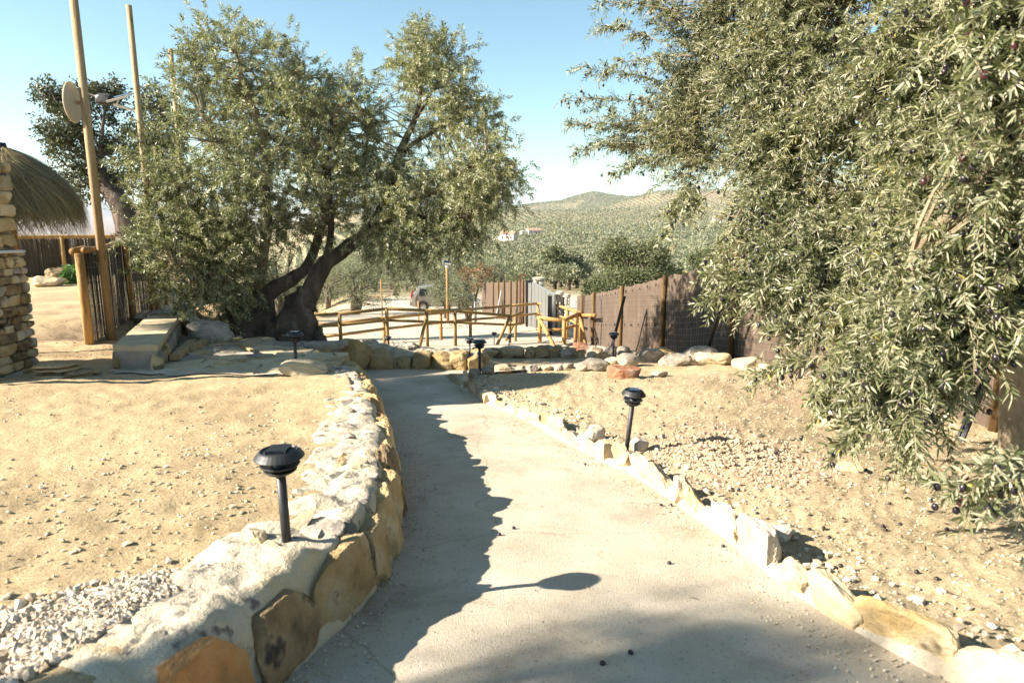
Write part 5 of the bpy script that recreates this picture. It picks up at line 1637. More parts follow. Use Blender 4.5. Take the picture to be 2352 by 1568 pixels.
# ------------------------------------------------------------------ posts and lights round the yard
def solar_street_lamp():
    b = wpt(1029, 747, 28)
    r = thing('solar_street_lamp', 'golden wooden lamp post topped by a small tilted solar panel behind the handrail', 'lamp post', b)
    z1 = U(1028, 612, 28)[2] - b[2]
    mb = MB(); mb.tube([(0, 0, -.2), (0, 0, z1)], [.062, .052], 12); mb.build('post', M['wood'], r, smooth=True)
    mb = MB(); mb.tube([(0, 0, z1 - .03), (0, 0, z1 + .09)], [.06, .07], 12); mb.tube([(0, 0, z1 + .07), (0, 0, z1 + .16)], [.02, .02], 8); mb.build('bracket', M['cloth_white'], r, smooth=True)
    R = np.array(Matrix.Rotation(.55, 3, 'X') @ Matrix.Rotation(.05, 3, 'Y'))
    mb = MB(); mb.box((0, 0, z1 + .20), (.34, .22, .05), R=R); mb.build('lamp_head', M['cloth_white'], r)
    mb = MB(); mb.box(np.array([0, 0, z1 + .20]) + R @ np.array([0, 0, .03]), (.29, .17, .012), R=R); mb.build('solar_panel', M['panel_glass'], r)
    b = wpt(1195, 740, 26)
    r = thing('street_lamp', 'slim rusty steel lamp post with a short arm near the grey gate', 'lamp post', b)
    z1 = U(1195, 628, 26)[2] - b[2]
    mb = MB(); mb.box((0, 0, z1 / 2), (.07, .07, z1)); mb.build('post', M['rust'], r)
    mb = MB(); mb.box((.12, 0, z1 - .03), (.17, .066, .06)); mb.build('arm', M['rust'], r)
    for x, y0, y1, d, lab in [(877, 640, 706, 34, 'thin bare wooden stake in the yard right of the mound olive'), (962, 690, 745, 30, 'short wooden stake in front of the car tail'), (1186, 690, 742, 26, 'thin dark steel stake left of the rusty lamp post')]:
        b = wpt(x, y1, d); z1 = U(x, y0, d)[2] - b[2]
        r = thing('stake', lab, 'stake', b)
        mb = MB(); mb.tube([(0, 0, -.2), (.01, 0, z1 / 2), (0, 0, z1)], [.035, .033, .03], 8); mb.build('shaft', M['wood' if x != 1186 else 'black_metal'], r, smooth=True)
    b = wpt(1092, 745, 27)
    r = thing('bollard', 'short grey metal post on the white gravel right of the young olive', 'post', b)
    mb = MB(); mb.tube([(0, 0, -.1), (0, 0, .95)], .055, 10); mb.build('shaft', M['grey_metal'], r, smooth=True)
    mb = MB(); mb.tube([(0, 0, .95), (0, 0, 1.0)], [.062, .05], 10); mb.build('cap', M['black_metal'], r, smooth=True)
    for x, y0, y1, d, lab in [(1410, 570, 602, 260, 'wooden utility pole among the groves left of centre of the valley'), (1648, 550, 585, 300, 'wooden utility pole in the valley groves near the white shed')]:
        b = wpt(x, y1, d); z1 = max(5, U(x, y0, d)[2] - b[2])
        r = thing('utility_pole', lab, 'utility pole', b)
        mb = MB(); mb.tube([(0, 0, 0), (0, 0, z1)], [.2, .15], 6); mb.build('shaft', M['pale_wood'], r)
        mb = MB(); mb.box((0, -.2, z1 - .5), (1.4, .12, .12)); mb.build('crossarm', M['pale_wood'], r)
solar_street_lamp()

# ------------------------------------------------------------------ parked car, three quarter rear
def car():
    d = 44
    b = wpt(1018, 722, d)
    root = thing('parked_car', 'beige silver hatchback parked side-on behind the young olives, red tail light to the left', 'car', b, math.radians(6))
    # length runs along x (tail at -x), width along y
    L, W = 4.0, 1.7
    prof = [(-2.0,.42),(-2.02,.62),(-1.98,.92),(-1.86,1.12),(-1.62,1.46),(-1.25,1.53),(-.3,1.55),(.2,1.50),(.62,1.28),(.98,1.02),(1.45,.93),(1.85,.80),(1.99,.62),(2.0,.42),(1.9,.30),(-1.9,.30)]
    mb = MB()
    ys = [(-.5, .86), (-.47, .97), (-.38, 1.0), (.38, 1.0), (.47, .97), (.5, .86)]
    V = []
    for (yy, sc) in ys:
        for (x, z) in prof:
            zz = .3 + (z - .3)
            tuck = 1 - .16 * max(0, (z - .95) / .6)
            V.append((x * (sc if sc < 1 else 1), yy * W * tuck, zz))
    n = len(prof); m = len(ys)
    i = np.arange(m - 1)[:, None] * n; j = np.arange(n)[None, :]; jn = (j + 1) % n
    mb.add(V, np.stack([i + j, i + n + j, i + n + jn, i + jn], -1).reshape(-1, 4))
    mb.f.append(np.arange(n)[None, :]); mb.f.append((np.arange(n) + (m - 1) * n)[None, ::-1])
    body = mb.build('body', M['car_paint'], root, smooth=False)
    for sgn in (-1, 1):
        for (x0, x1, x2, x3, nm) in [(-1.50,-.82,-.86,-1.42,'w'),(-.74,.08,.02,-.74,'w'),(.16,.72,.42,.10,'w')]:
            q = MB(); yb = sgn * (W * .5 * .98); yt = sgn * W * .5 * .905
            q.add([(x0, yb, 1.0), (x1, yb, 1.0), (x2, yt, 1.42), (x3, yt, 1.42), (x0, yb * .97, 1.0), (x1, yb * .97, 1.0), (x2, yt * .97, 1.42), (x3, yt * .97, 1.42)],
                  [[0,1,2,3],[7,6,5,4],[0,4,5,1],[1,5,6,2],[2,6,7,3],[3,7,4,0]])
            q.build('window', M['dark_glass'], root)
        for x in (-1.25, 1.28):
            wh = thing('wheel', None, None, (x, sgn * .76, .31)); wh.parent = root
            t = MB(); ang = np.linspace(0, 2 * math.pi, 25)
            t.lathe([(.20, -.10), (.29, -.10), (.31, -.07), (.31, .07), (.29, .10), (.20, .10)], 24); o = t.build('tyre', M['tyre'], wh, smooth=True); o.rotation_euler = (math.pi / 2, 0, 0)
            t = MB(); t.lathe([(0, -.07), (.06, -.09), (.2, -.06), (.2, .06), (.06, .09), (0, .07)], 10); o = t.build('rim', M['steel'], wh); o.rotation_euler = (math.pi / 2, 0, 0)
            a = MB(); a.lathe([(.32, -.11), (.37, -.11), (.37, .11), (.32, .11)], 20); o = a.build('arch', M['black_plastic'], wh); o.rotation_euler = (math.pi / 2, 0, 0); o.location = (0, 0, .02)
        q = MB(); q.box((-1.95, sgn * .74, .98), (.10, .12, .30)); q.build('tail_light', M['red_lens'], root)
        q = MB(); q.box((1.86, sgn * .62, .72), (.22, .34, .16)); q.build('headlight', M['dark_glass'], root)
        q = MB(); q.box((.55, sgn * .93, 1.05), (.14, .16, .12)); q.build('mirror', M['car_paint'], root)
    q = MB(); q.add([(-1.95,-.62,1.02),(-1.95,.62,1.02),(-1.68,.55,1.42),(-1.68,-.55,1.42),(-1.9,-.62,1.02),(-1.9,.62,1.02),(-1.62,.55,1.42),(-1.62,-.55,1.42)],
                    [[3,2,1,0],[4,5,6,7],[0,1,5,4],[1,2,6,5],[2,3,7,6],[3,0,4,7]]); q.build('rear_window', M['dark_glass'], root)
    q = MB(); q.box((-2.02, 0, .48), (.12, 1.6, .22)); q.build('bumper', M['car_paint'], root)
car()

# ------------------------------------------------------------------ farmhouses in the valley
def house(x, y, d, w, h, dep, label, rz=.2, roof='tile', wings=1):
    b = wpt(x, y, d)
    r = thing('farmhouse', label, 'house', b, rz)
    m = MB(); m.box((0, 0, h / 2 - .5), (w, dep, h + 1)); wall = m.build('wall', M['white_wall'], r)
    m = MB()
    ov = .35; rh = dep * .22
    V = [(-w/2-ov,-dep/2-ov,h),(w/2+ov,-dep/2-ov,h),(w/2+ov,dep/2+ov,h),(-w/2-ov,dep/2+ov,h),(-w/2-ov,0,h+rh),(w/2+ov,0,h+rh)]
    m.add(V, [[0,1,5,4],[2,3,4,5],[0,3,2,1]]); m.f.append(np.array([[0,4,3],[1,2,5]]))
    ro = m.build('roof', M['roof_tile'], r)
    m = MB(); m.box((w * .25, .3, h + rh), (.7, .7, 1.2)); m.build('chimney', M['white_wall'], ro)
    for k in range(3):
        m = MB(); m.box((-w * .32 + k * w * .32, -dep / 2 - .02, h * .5), (w * .09, .12, h * .34)); m.build('window', M['dark_glass'], r)
    m = MB(); m.box((w * .12, -dep / 2 - .02, h * .33), (w * .08, .12, h * .64)); m.build('door', M['rust'], r)
    if wings:
        m = MB(); m.box((-w * .75, .3, h * .33), (w * .5, dep * .8, h * .75)); m.build('wing', M['white_wall'], r)
        m = MB(); m.box((-w * .75, .3, h * .72), (w * .54, dep * .86, .25)); m.build('wing_roof', M['roof_tile' if wings == 1 else 'white_wall'], r)
house(1226, 534, 520, 10, 3.2, 7, 'small white farmhouse with a low side wing alone on the valley side', .25, wings=2)
house(1168, 551, 430, 9, 4.2, 7, 'white farmhouse with a red tiled roof at the right edge of the big olive', -.35)
house(1668, 500, 720, 26, 4.0, 10, 'long low white farm shed near the top of the valley side behind olive twigs', .1, wings=0)

# ------------------------------------------------------------------ left: stone pillar, thatched parasol, poles, reed fences
def pillar_hut():
    c = drop(np.array([-4.30, 5.42, 0]))
    root = thing('stone_pillar', 'rough ochre stone pillar with a wider dry-stone foot at the left edge', 'stone pillar', c)
    g = np.random.default_rng(31)
    H1 = 1.02; H2 = U(20, 372, 5.5)[2] - c[2]
    core = MB(); core.box((-.30, .10, H1 / 2 - .1), (.84, .60, H1 + .16)); core.box((-.27, .12, (H1 + H2) / 2 - .02), (.76, .48, H2 - H1)); core.box((-1.05, .02, H2 / 2), (.78, 1.12, H2 - .02)); core.build('mortar_core_shade_wing', M['mortar'], root)  # last box is an unseen wing, added to widen the shadow on the sand
    q = 0
    def face(x0, x1, z0, z1, y, rows, axis, name, mats, batter=0.0, thick=.13, flat=True):
        nonlocal q
        z = z0
        while z < z1 - .03:
            hh = g.uniform(*rows)
            hh = min(hh, z1 - z)
            u = x0
            while u < x1 - .02:
                ww = min(g.uniform(hh * 1.0, hh * 2.4), x1 - u)
                if x1 - u - ww < .05: ww = x1 - u
                V, Fc = rock_verts(4000 + q, (ww * 1.0, thick, hh * 1.0), 7, 6, .05, 4, .82, 1.02)
                ctr = np.array([u + ww / 2, y, z + hh / 2])
                if axis == 'x':
                    V = V @ rotm(0, 0, math.pi / 2).T
                    ctr = np.array([y, u + ww / 2, z + hh / 2])
                ctr = ctr + np.array([0, 0, 0])
                mb = MB(); mb.add(V + ctr, Fc)
                mb.build(name, M[mats[int(g.integers(len(mats)))]], root)
                u += ww; q += 1
            z += hh
    ms = ['stone', 'stone', 'cream_stone', 'grey_stone', 'brown_stone']
    face(-.73, .13, -.05, H1, -.20, (.05, .10), 'y', 'foot_stone', ms)
    face(-.20, .40, -.05, H1, .12, (.05, .10), 'x', 'foot_stone', ms)
    m2 = ['cream_stone', 'stone', 'stone', 'cream_stone', 'stone']
    face(-.64, .15, H1 + .03, H2, -.12, (.08, .16), 'y', 'shaft_stone', m2)
    face(-.12, .36, H1 + .03, H2, .12, (.08, .16), 'x', 'shaft_stone', m2)
    m = MB(); V, Fc = rock_verts(9, (.9, .66, .05), 6, 3, .04, 3, .9, 1); m.add(V + np.array([-.29, .09, H1 + .015]), Fc); m.build('ledge', M['grey_stone'], root)
    zc = U(30, 583, 5.4)[2] - c[2]
    m = MB(); pts = [(-.7, -.21, zc), (-.3, -.21, zc), (.13, -.20, zc), (.20, -.13, zc + .01), (.205, .1, zc + .01), (.20, .36, zc)]
    m.tube(smooth_poly(np.array(pts), 24, 2)[0], .013, 8); m.build('cable', M['cloth_white'], root, smooth=True)
pillar_hut()

def parasol():
    d = 6.75
    apex = U(2, 340, d)
    b = drop(apex)
    root = thing('thatched_parasol', 'straw thatched parasol with a ragged hanging fringe behind the stone pillar', 'parasol', b)
    root.scale = (.84, .84, 1)
    inv = -np.array(b)
    g = np.random.default_rng(12)
    zA = apex[2] - b[2]; R = .80
    K = 1.08
    m = MB(); m.tube([(0, 0, -.2), (0, 0, zA - .05)], .05, 10); m.build('pole', M['wood'], root, smooth=True)
    prof = [(0, zA), (.10, zA - .035), (.25, zA - .10), (.42, zA - .20), (.55, zA - .32)]
    m = MB(); m.lathe([(r_ * .97, z - .05) for r_, z in prof], 40); m.build('thatch_base', M['thatch'], root, smooth=True)
    m = MB(); m.tube([(0, 0, zA - .04), (0, 0, zA + .05)], [.07, .055], 12); m.build('top_knot', M['black_metal'], root, smooth=True)
    n = 15000
    th = g.random(n) * 2 * math.pi
    s0 = g.random(n) ** .7 * .72
    Ls = g.uniform(.35, .75, n)
    pr = np.array([[0, zA], [.10, zA - .03], [.25, zA - .09], [.42, zA - .19], [.58, zA - .33], [.70, zA - .50], [.76, zA - .66], [.79, zA - .86], [.80, zA - 1.05]])
    sl = np.concatenate([[0], np.cumsum(np.hypot(*np.diff(pr, axis=0).T))])
    strips = MB()
    k = 6
    tt = np.linspace(0, 1, k)[None, :]
    S_ = s0[:, None] + Ls[:, None] * tt
    S_ = np.minimum(S_, 1.02 + .10 * np.sin(th * 17)[:, None] + .36 * (g.random(n)[:, None] ** 1.5))
    rr = np.interp(S_, sl, pr[:, 0]); zz = np.interp(S_, sl, pr[:, 1])
    lift = g.uniform(-.01, .035, n)[:, None] + .03 * tt * g.normal(size=n)[:, None]
    thv = th[:, None] + g.normal(size=n)[:, None] * .12 * tt + .10 * np.sin(th * 23 + 2 * np.sin(th * 5))[:, None] * tt ** 2 + .25 * tt ** 2
    cx, cy = np.cos(thv) * (rr + lift), np.sin(thv) * (rr + lift)
    Pc = np.stack([cx, cy, zz + lift * .6], -1)
    wv = np.stack([-np.sin(thv), np.cos(thv), np.zeros_like(thv)], -1) * (g.uniform(.0018, .0045, n)[:, None] * (1 - .6 * tt))[..., None]
    V = np.stack([Pc - wv, Pc + wv], 2).reshape(-1, 3)
    base = np.arange(n)[:, None] * (2 * k) + np.arange(k - 1)[None, :] * 2
    strips.add(V, np.stack([base, base + 1, base + 3, base + 2], -1).reshape(-1, 4), np.repeat(g.random(n), 2 * k))
    strips.build('straw', M['straw'], root)
    m = MB(); pts = np.array([[.05, -.09, zA - .02], [.1, -.12, zA - .02], [.11, -.14, zA - .10], [.10, -.17, zA - .16]]); m.tube(pts, .006, 5); m.build('tie_cord', M['disc'], root)
    r2 = copy_tree(root)  # raised copy out of view, added to throw shade on the path bend
    r2.location = (-5.42, 5.55, b[2])
    r2.scale = (1.12, 1.12, 1.0)
    for ch in r2.children:
        ch.location.z += 1.12
    r2['label'] = 'unseen thatched parasol added left of the stone pillar to shade the bend of the path'
    # second post of the shelter, just out of the picture on the left
    b = drop(np.array([-4.55, 4.86, 0]))
    r = thing('shelter_post', 'round wooden post standing left of the stone pillar', 'post', b)
    m = MB(); m.tube([(0, 0, -.2), (0, 0, 1.2), (0, 0, 2.3)], [.05, .048, .045], 12); m.build('shaft', M['wood'], r, smooth=True)
def straw_mat():
    m, nt, bs, out = nodes('straw')
    at = nt.nodes.new('ShaderNodeAttribute'); at.attribute_name = 'rnd'
    c = ramp(nt, at.outputs['Fac'], [(0, (.08, .062, .028)), (.5, (.22, .165, .065)), (.85, (.38, .28, .11)), (1, (.50, .42, .24))])
    nt.links.new(c, bs.inputs['Base Color']); bs.inputs['Roughness'].default_value = .6
    return m
M['straw'] = straw_mat()
parasol()

def tall_poles():
    pa, pb = wpt(206, 782, 7.9), wpt(372, 688, 13.2)
    best = min((abs(1176 + F * q[0] / (q[1] * CP - (q[2] - CZ) * SP) - 222), k) for k, q in ((k, pa + (pb - pa) * k / 200) for k in range(200)))[1]
    q = pa + (pb - pa) * best / 200
    dv = unit(pb - pa)
    q = drop(q + np.array([dv[1], -dv[0], 0]) * .16)
    d1_ = q[1] * CP - (q[2] - CZ) * SP
    x1_ = 1176 + F * q[0] / d1_; y1_ = 784 - F * (q[1] * SP + (q[2] - CZ) * CP) / d1_
    specs = [(x1_, y1_, d1_, 154, -8, .050, 'tallest wooden pole, carrying a pale round disc beside the fence panel', 1),
             (362, 690, 10.6, 285, 14, .046, 'tall wooden pole with the solar floodlight arm, middle one of three', 2),
             (438, 640, 13.5, 387, 113, .048, 'shortest tall wooden pole half hidden by the big olive crown', 3)]
    for (xb, yb, d, xt, yt, r_, lab, k) in specs:
        b = wpt(xb, yb, d)
        dt = d
        # the head stands straight above the foot
        h = None
        zs = np.linspace(0, 6, 600)
        for z in zs:
            p = np.array([b[0], b[1], b[2] + z])
            dd = p[1] * CP - (p[2] - CZ) * SP
            up = p[1] * SP + (p[2] - CZ) * CP
            if 784 - up / dd * F < yt: break
        h = z
        root = thing('wooden_pole', lab, 'pole', b)
        m = MB(); m.tube([(0, 0, -.3), (0, 0, h * .5), (0, 0, h)], [r_, r_ * .95, r_ * .88], 14); m.build('shaft', M['pale_wood'], root, smooth=True)
        def z_at(y):
            for z in zs:
                p = np.array([b[0], b[1], b[2] + z]); dd = p[1] * CP - (p[2] - CZ) * SP; up = p[1] * SP + (p[2] - CZ) * CP
                if 784 - up / dd * F < y: return z
        if k == 1:
            z = z_at(238)
            s = thing('round_sign', 'pale round disc fixed edge-on to the tallest wooden pole', 'sign', (b[0] - .13, b[1] - .02, b[2] + z), 0)
            m = MB(); m.lathe([(0, -.014), (.215, -.014), (.225, -.006), (.225, .006), (.215, .014), (0, .014)], 48)
            o = m.build('disc', M['disc'], s); o.rotation_euler = (0, math.pi / 2, math.radians(10)); 
            m = MB(); m.box((.07, .02, 0), (.08, .03, .04)); m.build('bracket', M['pale_wood'], s)
        if k == 2:
            z = z_at(262)
            s = thing('solar_floodlight', 'solar floodlight with a dark head and silver panel on an arm of the middle pole', 'floodlight', (b[0], b[1], b[2] + z))
            def rel(x, y): return U(x, y, d) - np.array(s.location)
            m = MB(); a, e = rel(322, 258), rel(262, 240); m.tube([a, e], .022, 8); m.build('arm', M['cloth_white'], s)
            m = MB(); m.tube([rel(325, 250), rel(313, 258), rel(325, 266)], .015, 6); m.build('clamp', M['steel'], s)
            m = MB(); R = np.array(Matrix.Rotation(math.radians(14), 3, 'Y').inverted() @ Matrix.Rotation(.35, 3, 'X'))
            m.box(rel(276, 224), (.34, .26, .03), R=R); m.build('solar_panel', M['cloth_white'], s)
            m = MB(); m.box(rel(276, 224) + R @ np.array([0, 0, .02]), (.30, .22, .01), R=R); m.build('panel_glass', M['panel_glass'], s)
            m = MB(); V, Fc = rock_verts(5, (.26, .14, .17), 5, 0, .0, 2); m.add(V + rel(240, 228), Fc); m.build('lamp_head', M['black_plastic'], s)
            m = MB(); m.tube([rel(232, 226), rel(200, 215)], [.03, .012], 8); m.build('lamp_hood', M['black_plastic'], s)
            m = MB(); m.tube([rel(272, 228), rel(268, 240)], .015, 6); m.build('panel_bracket', M['steel'], s)
tall_poles()

def reed_fence(name, label, A, B, h, posts, rail_r=.05, wire=True, hB=None):
    """reed matting between A and B; posts at shares of the way"""
    A, B = np.array(A), np.array(B)
    root = thing(name, label, 'fence', A)
    inv = -A
    n = int(np.linalg.norm(B - A) / .018)
    t = np.linspace(0, 1, n)
    g = np.random.default_rng(n)
    dirv = unit(B - A); nl = np.array([-dirv[1], dirv[0], 0])
    mb = MB()
    # one stalk after another, each its own height
    x = A[None, :] + (B - A)[None, :] * t[:, None]
    gz_ = ground_h(x[:, 0], x[:, 1], False)
    hh = h + (0 if hB is None else (hB - h) * t)
    topz = gz_ + hh * (1 - .05 * g.random(n) ** 3)
    off = g.normal(size=n) * .006
    w = .009
    quad = []
    for sgn in (-1, 1):
        p0 = x + nl * off[:, None] + dirv * w * sgn
        quad.append(np.stack([p0[:, 0], p0[:, 1], gz_ - .05], 1)); quad.append(np.stack([p0[:, 0] + g.normal(size=n) * .004, p0[:, 1], topz], 1))
    V = np.stack(quad, 1)                 # n,4,3 : bottom-,top-,bottom+,top+
    V2 = V + nl * .012
    VV = np.concatenate([V, V2], 1)
    b = np.arange(n)[:, None] * 8
    Fq = np.concatenate([b + np.array([[0, 2, 3, 1]]), b + np.array([[4, 5, 7, 6]]), b + np.array([[1, 3, 7, 5]])], 0)
    mb.add(VV.reshape(-1, 3), Fq, np.repeat(g.random(n), 8))
    o = mb.build('reed_panel', M['reed_stalk'], root); o.location = inv
    for s_ in posts:
        p = A + (B - A) * s_; gg = gz(p[0], p[1])
        m = MB(); m.tube([(p[0] - nl[0] * .07, p[1] - nl[1] * .07, gg - .2), (p[0] - nl[0] * .07, p[1] - nl[1] * .07, gg + (h if hB is None else h + (hB - h) * s_) + .0)], rail_r * 1.1, 10)
        o = m.build('post', M['wood'], root, smooth=True); o.location = inv
    m = MB()
    pts = np.stack([x[:, 0] - nl[0] * .05, x[:, 1] - nl[1] * .05, gz_ + hh + .02], 1)[::max(1, n // 14)]
    m.tube(pts, rail_r, 10); o = m.build('top_rail', M['wood'], root, smooth=True); o.location = inv
    if wire:
        m = MB()
        for q in np.arange(.12, min(h, hB or h) - .05, .15):
            pp = np.stack([x[:, 0] - nl[0] * .03, x[:, 1] - nl[1] * .03, gz_ + q], 1)[::max(1, n // 12)]
            m.tube(pp, .0022, 3, False)
        for q in range(0, n, 9):
            m.tube([(x[q, 0] - nl[0] * .03, x[q, 1] - nl[1] * .03, gz_[q]), (x[q, 0] - nl[0] * .03, x[q, 1] - nl[1] * .03, gz_[q] + hh[q])], .002, 3, False)
        o = m.build('wire_mesh', M['wire'], root); o.location = inv
    return root
def reed_mat():
    m, nt, bs, out = nodes('reed_stalk')
    at = nt.nodes.new('ShaderNodeAttribute'); at.attribute_name = 'rnd'
    c = ramp(nt, at.outputs['Fac'], [(0, (.022, .016, .010)), (.6, (.042, .030, .017)), (.9, (.062, .046, .027)), (1, (.10, .075, .045))])
    nt.links.new(c, bs.inputs['Base Color']); bs.inputs['Roughness'].default_value = .8
    return m
M['reed_stalk'] = reed_mat()
A = wpt(206, 782, 7.9); B = wpt(372, 688, 13.2)
hA = U(185, 578, 7.9)[2] - A[2]; hB = U(352, 548, 13.2)[2] - B[2]
reed_fence('reed_fence', 'wire-mesh and reed fence panel with round yellow posts running back from the tall poles', A, B, hA, [.40, .72, 1.0], .036, True, hB)
A = wpt(-260, 640, 17.0); B = wpt(395, 650, 19.5)
hh = U(120, 545, 17.6)[2] - wpt(120, 645, 17.6)[2]
reed_fence('reed_fence', 'far reed matting fence with a yellow top pole closing the left yard', A, B, hh, [.1, .35, .6, .85, 1.0], .05, False)
# big end post of the panel, cut end of a log rail
b = drop(A * 0 + wpt(205, 783, 7.85))
r = thing('gate_post', 'thick split yellow gate post at the near end of the reed panel', 'post', b)
zt = U(186, 580, 7.85)[2] - b[2]
m = MB(); m.tube([(0, 0, -.2), (0, 0, zt * .5), (0, 0, zt)], [.050, .048, .047], 14); m.build('shaft', M['wood'], r, smooth=True)
m = MB(); p = U(168, 578, 7.75) - b; m.tube([p, p + np.array([-.09, .25, .0]), p + np.array([-.18, .5, .0])], .045, 12); m.build('log_end', M['wood'], r, smooth=True)
# green plant in front of the far fence
b = wpt(164, 652, 15.8)
g = np.random.default_rng(5)
rt = thing('green_plant', 'bright green leafy plant in front of the far reed fence', 'plant', b)
m = MB(); k = 160; v = unit(g.normal(size=(k, 3))); v[:, 2] = np.abs(v[:, 2])
leaves(m, v * np.array([.18, .18, .40]) * g.random((k, 1)) ** .5, v + g.normal(size=(k, 3)) * .4, g.uniform(.12, .2, k), .08, True, .3, None, g)
m.build('foliage', M['green_plant'], rt)
m = MB(); m.tube([(0, 0, -.05), (.01, 0, .2), (0, .02, .4)], .012, 5); m.build('stem', M['green_plant'], rt)

# ------------------------------------------------------------------ stone bench, flagstones, planks
def bench():
    # seat corners in the picture, near end first
    d0, d1 = 5.95, 8.3
    nl, nr = U(262, 792, d0), U(360, 792, d0 + .02)
    fl, fr = U(345, 752, d1), U(412, 752, d1 + .02)
    b = drop((nl + nr) / 2)
    root = thing('stone_bench', 'long low stone bench with a pale slab top reaching back towards the olive', 'bench', b)
    inv = np.array(b)
    zt0 = (nl[2] + nr[2]) / 2; zt1 = zt0 - .10
    n = 40
    t = np.linspace(0, 1, n)
    Lp = nl[None, :2] * (1 - t)[:, None] + fl[None, :2] * t[:, None]; Rp = nr[None, :2] * (1 - t)[:, None] + fr[None, :2] * t[:, None]
    zt = zt0 + (zt1 - zt0) * t
    zb = ground_h((Lp[:, 0] + Rp[:, 0]) / 2, (Lp[:, 1] + Rp[:, 1]) / 2, False) - .1
    def ring(infl, z0, z1):
        rows = []
        cen = (Lp + Rp) / 2
        l = cen + (Lp - cen) * infl; r_ = cen + (Rp - cen) * infl
        k = 7
        V = []
        for a, zz in ((l, z0), (l, z1)): V.append(np.concatenate([a, zz[:, None]], 1))
        for q in np.linspace(.15, .85, 5): V.append(np.concatenate([l * (1 - q) + r_ * q, z1[:, None]], 1))
        for a, zz in ((r_, z1), (r_, z0)): V.append(np.concatenate([a, zz[:, None]], 1))
        return np.stack(V, 1)
    G = ring(1.0, zb, zt - .05)
    def skin(G, rough, seed):
        n_, k = G.shape[:2]
        P = G.reshape(-1, 3).copy(); P += rough * np.stack([fbm(P * 6, 3, seed), fbm(P * 6, 3, seed + 1), fbm(P * 6, 3, seed + 2)], 1)
        m = MB(); i = np.arange(n_ - 1)[:, None] * k; j = np.arange(k - 1)[None, :]
        m.add(P - inv, np.stack([i + j, i + j + 1, i + k + j + 1, i + k + j], -1).reshape(-1, 4))
        m.f.append(np.arange(k)[None, ::-1]); m.f.append((np.arange(k) + (n_ - 1) * k)[None, :])
        return m
    skin(G, .010, 3).build('base', M['mortar_dark'], root, smooth=False)
    skin(ring(1.06, zt - .055, zt), .006, 8).build('seat', M['cream_stone'], root, smooth=False)
    g = np.random.default_rng(9)
    for side in (Rp, Lp):
        q = 0
        while q < n - 3:
            st = int(g.integers(3, 6)); i = min(n - 1, q + st // 2)
            L_ = np.linalg.norm(side[min(n - 1, q + st)] - side[q]); h_ = (zt[i] - .06 - zb[i] - .1)
            V, Fc = rock_verts(6000 + q, (L_, .09, h_ * .96), 3.8, 6, .06, 3)
            tdir = side[-1] - side[0]
            V = V @ rotm(0, 0, math.atan2(tdir[1], tdir[0])).T
            m = MB(); m.add(V + np.array([side[i, 0], side[i, 1], zb[i] + .1 + h_ / 2]) - inv, Fc)
            m.build('side_stone', M[['stone', 'stone', 'grey_stone'][int(g.integers(3))]], root); q += st
    V, Fc = rock_verts(6100, (.09, .12, .20), 3, 6, .05, 3)
    m = MB(); p = nr + np.array([.0, -.02, -.17]); m.add(V + p - inv, Fc); m.build('corner_stone', M['stone'], root)
M['mortar_dark'] = noisy('grey_render', [(0, (.20, .17, .14)), (.5, (.30, .26, .21)), (1, (.38, .33, .26))], 4, 0.95, 8, ((14, .5, .02), (60, .5, .006)))
bench()

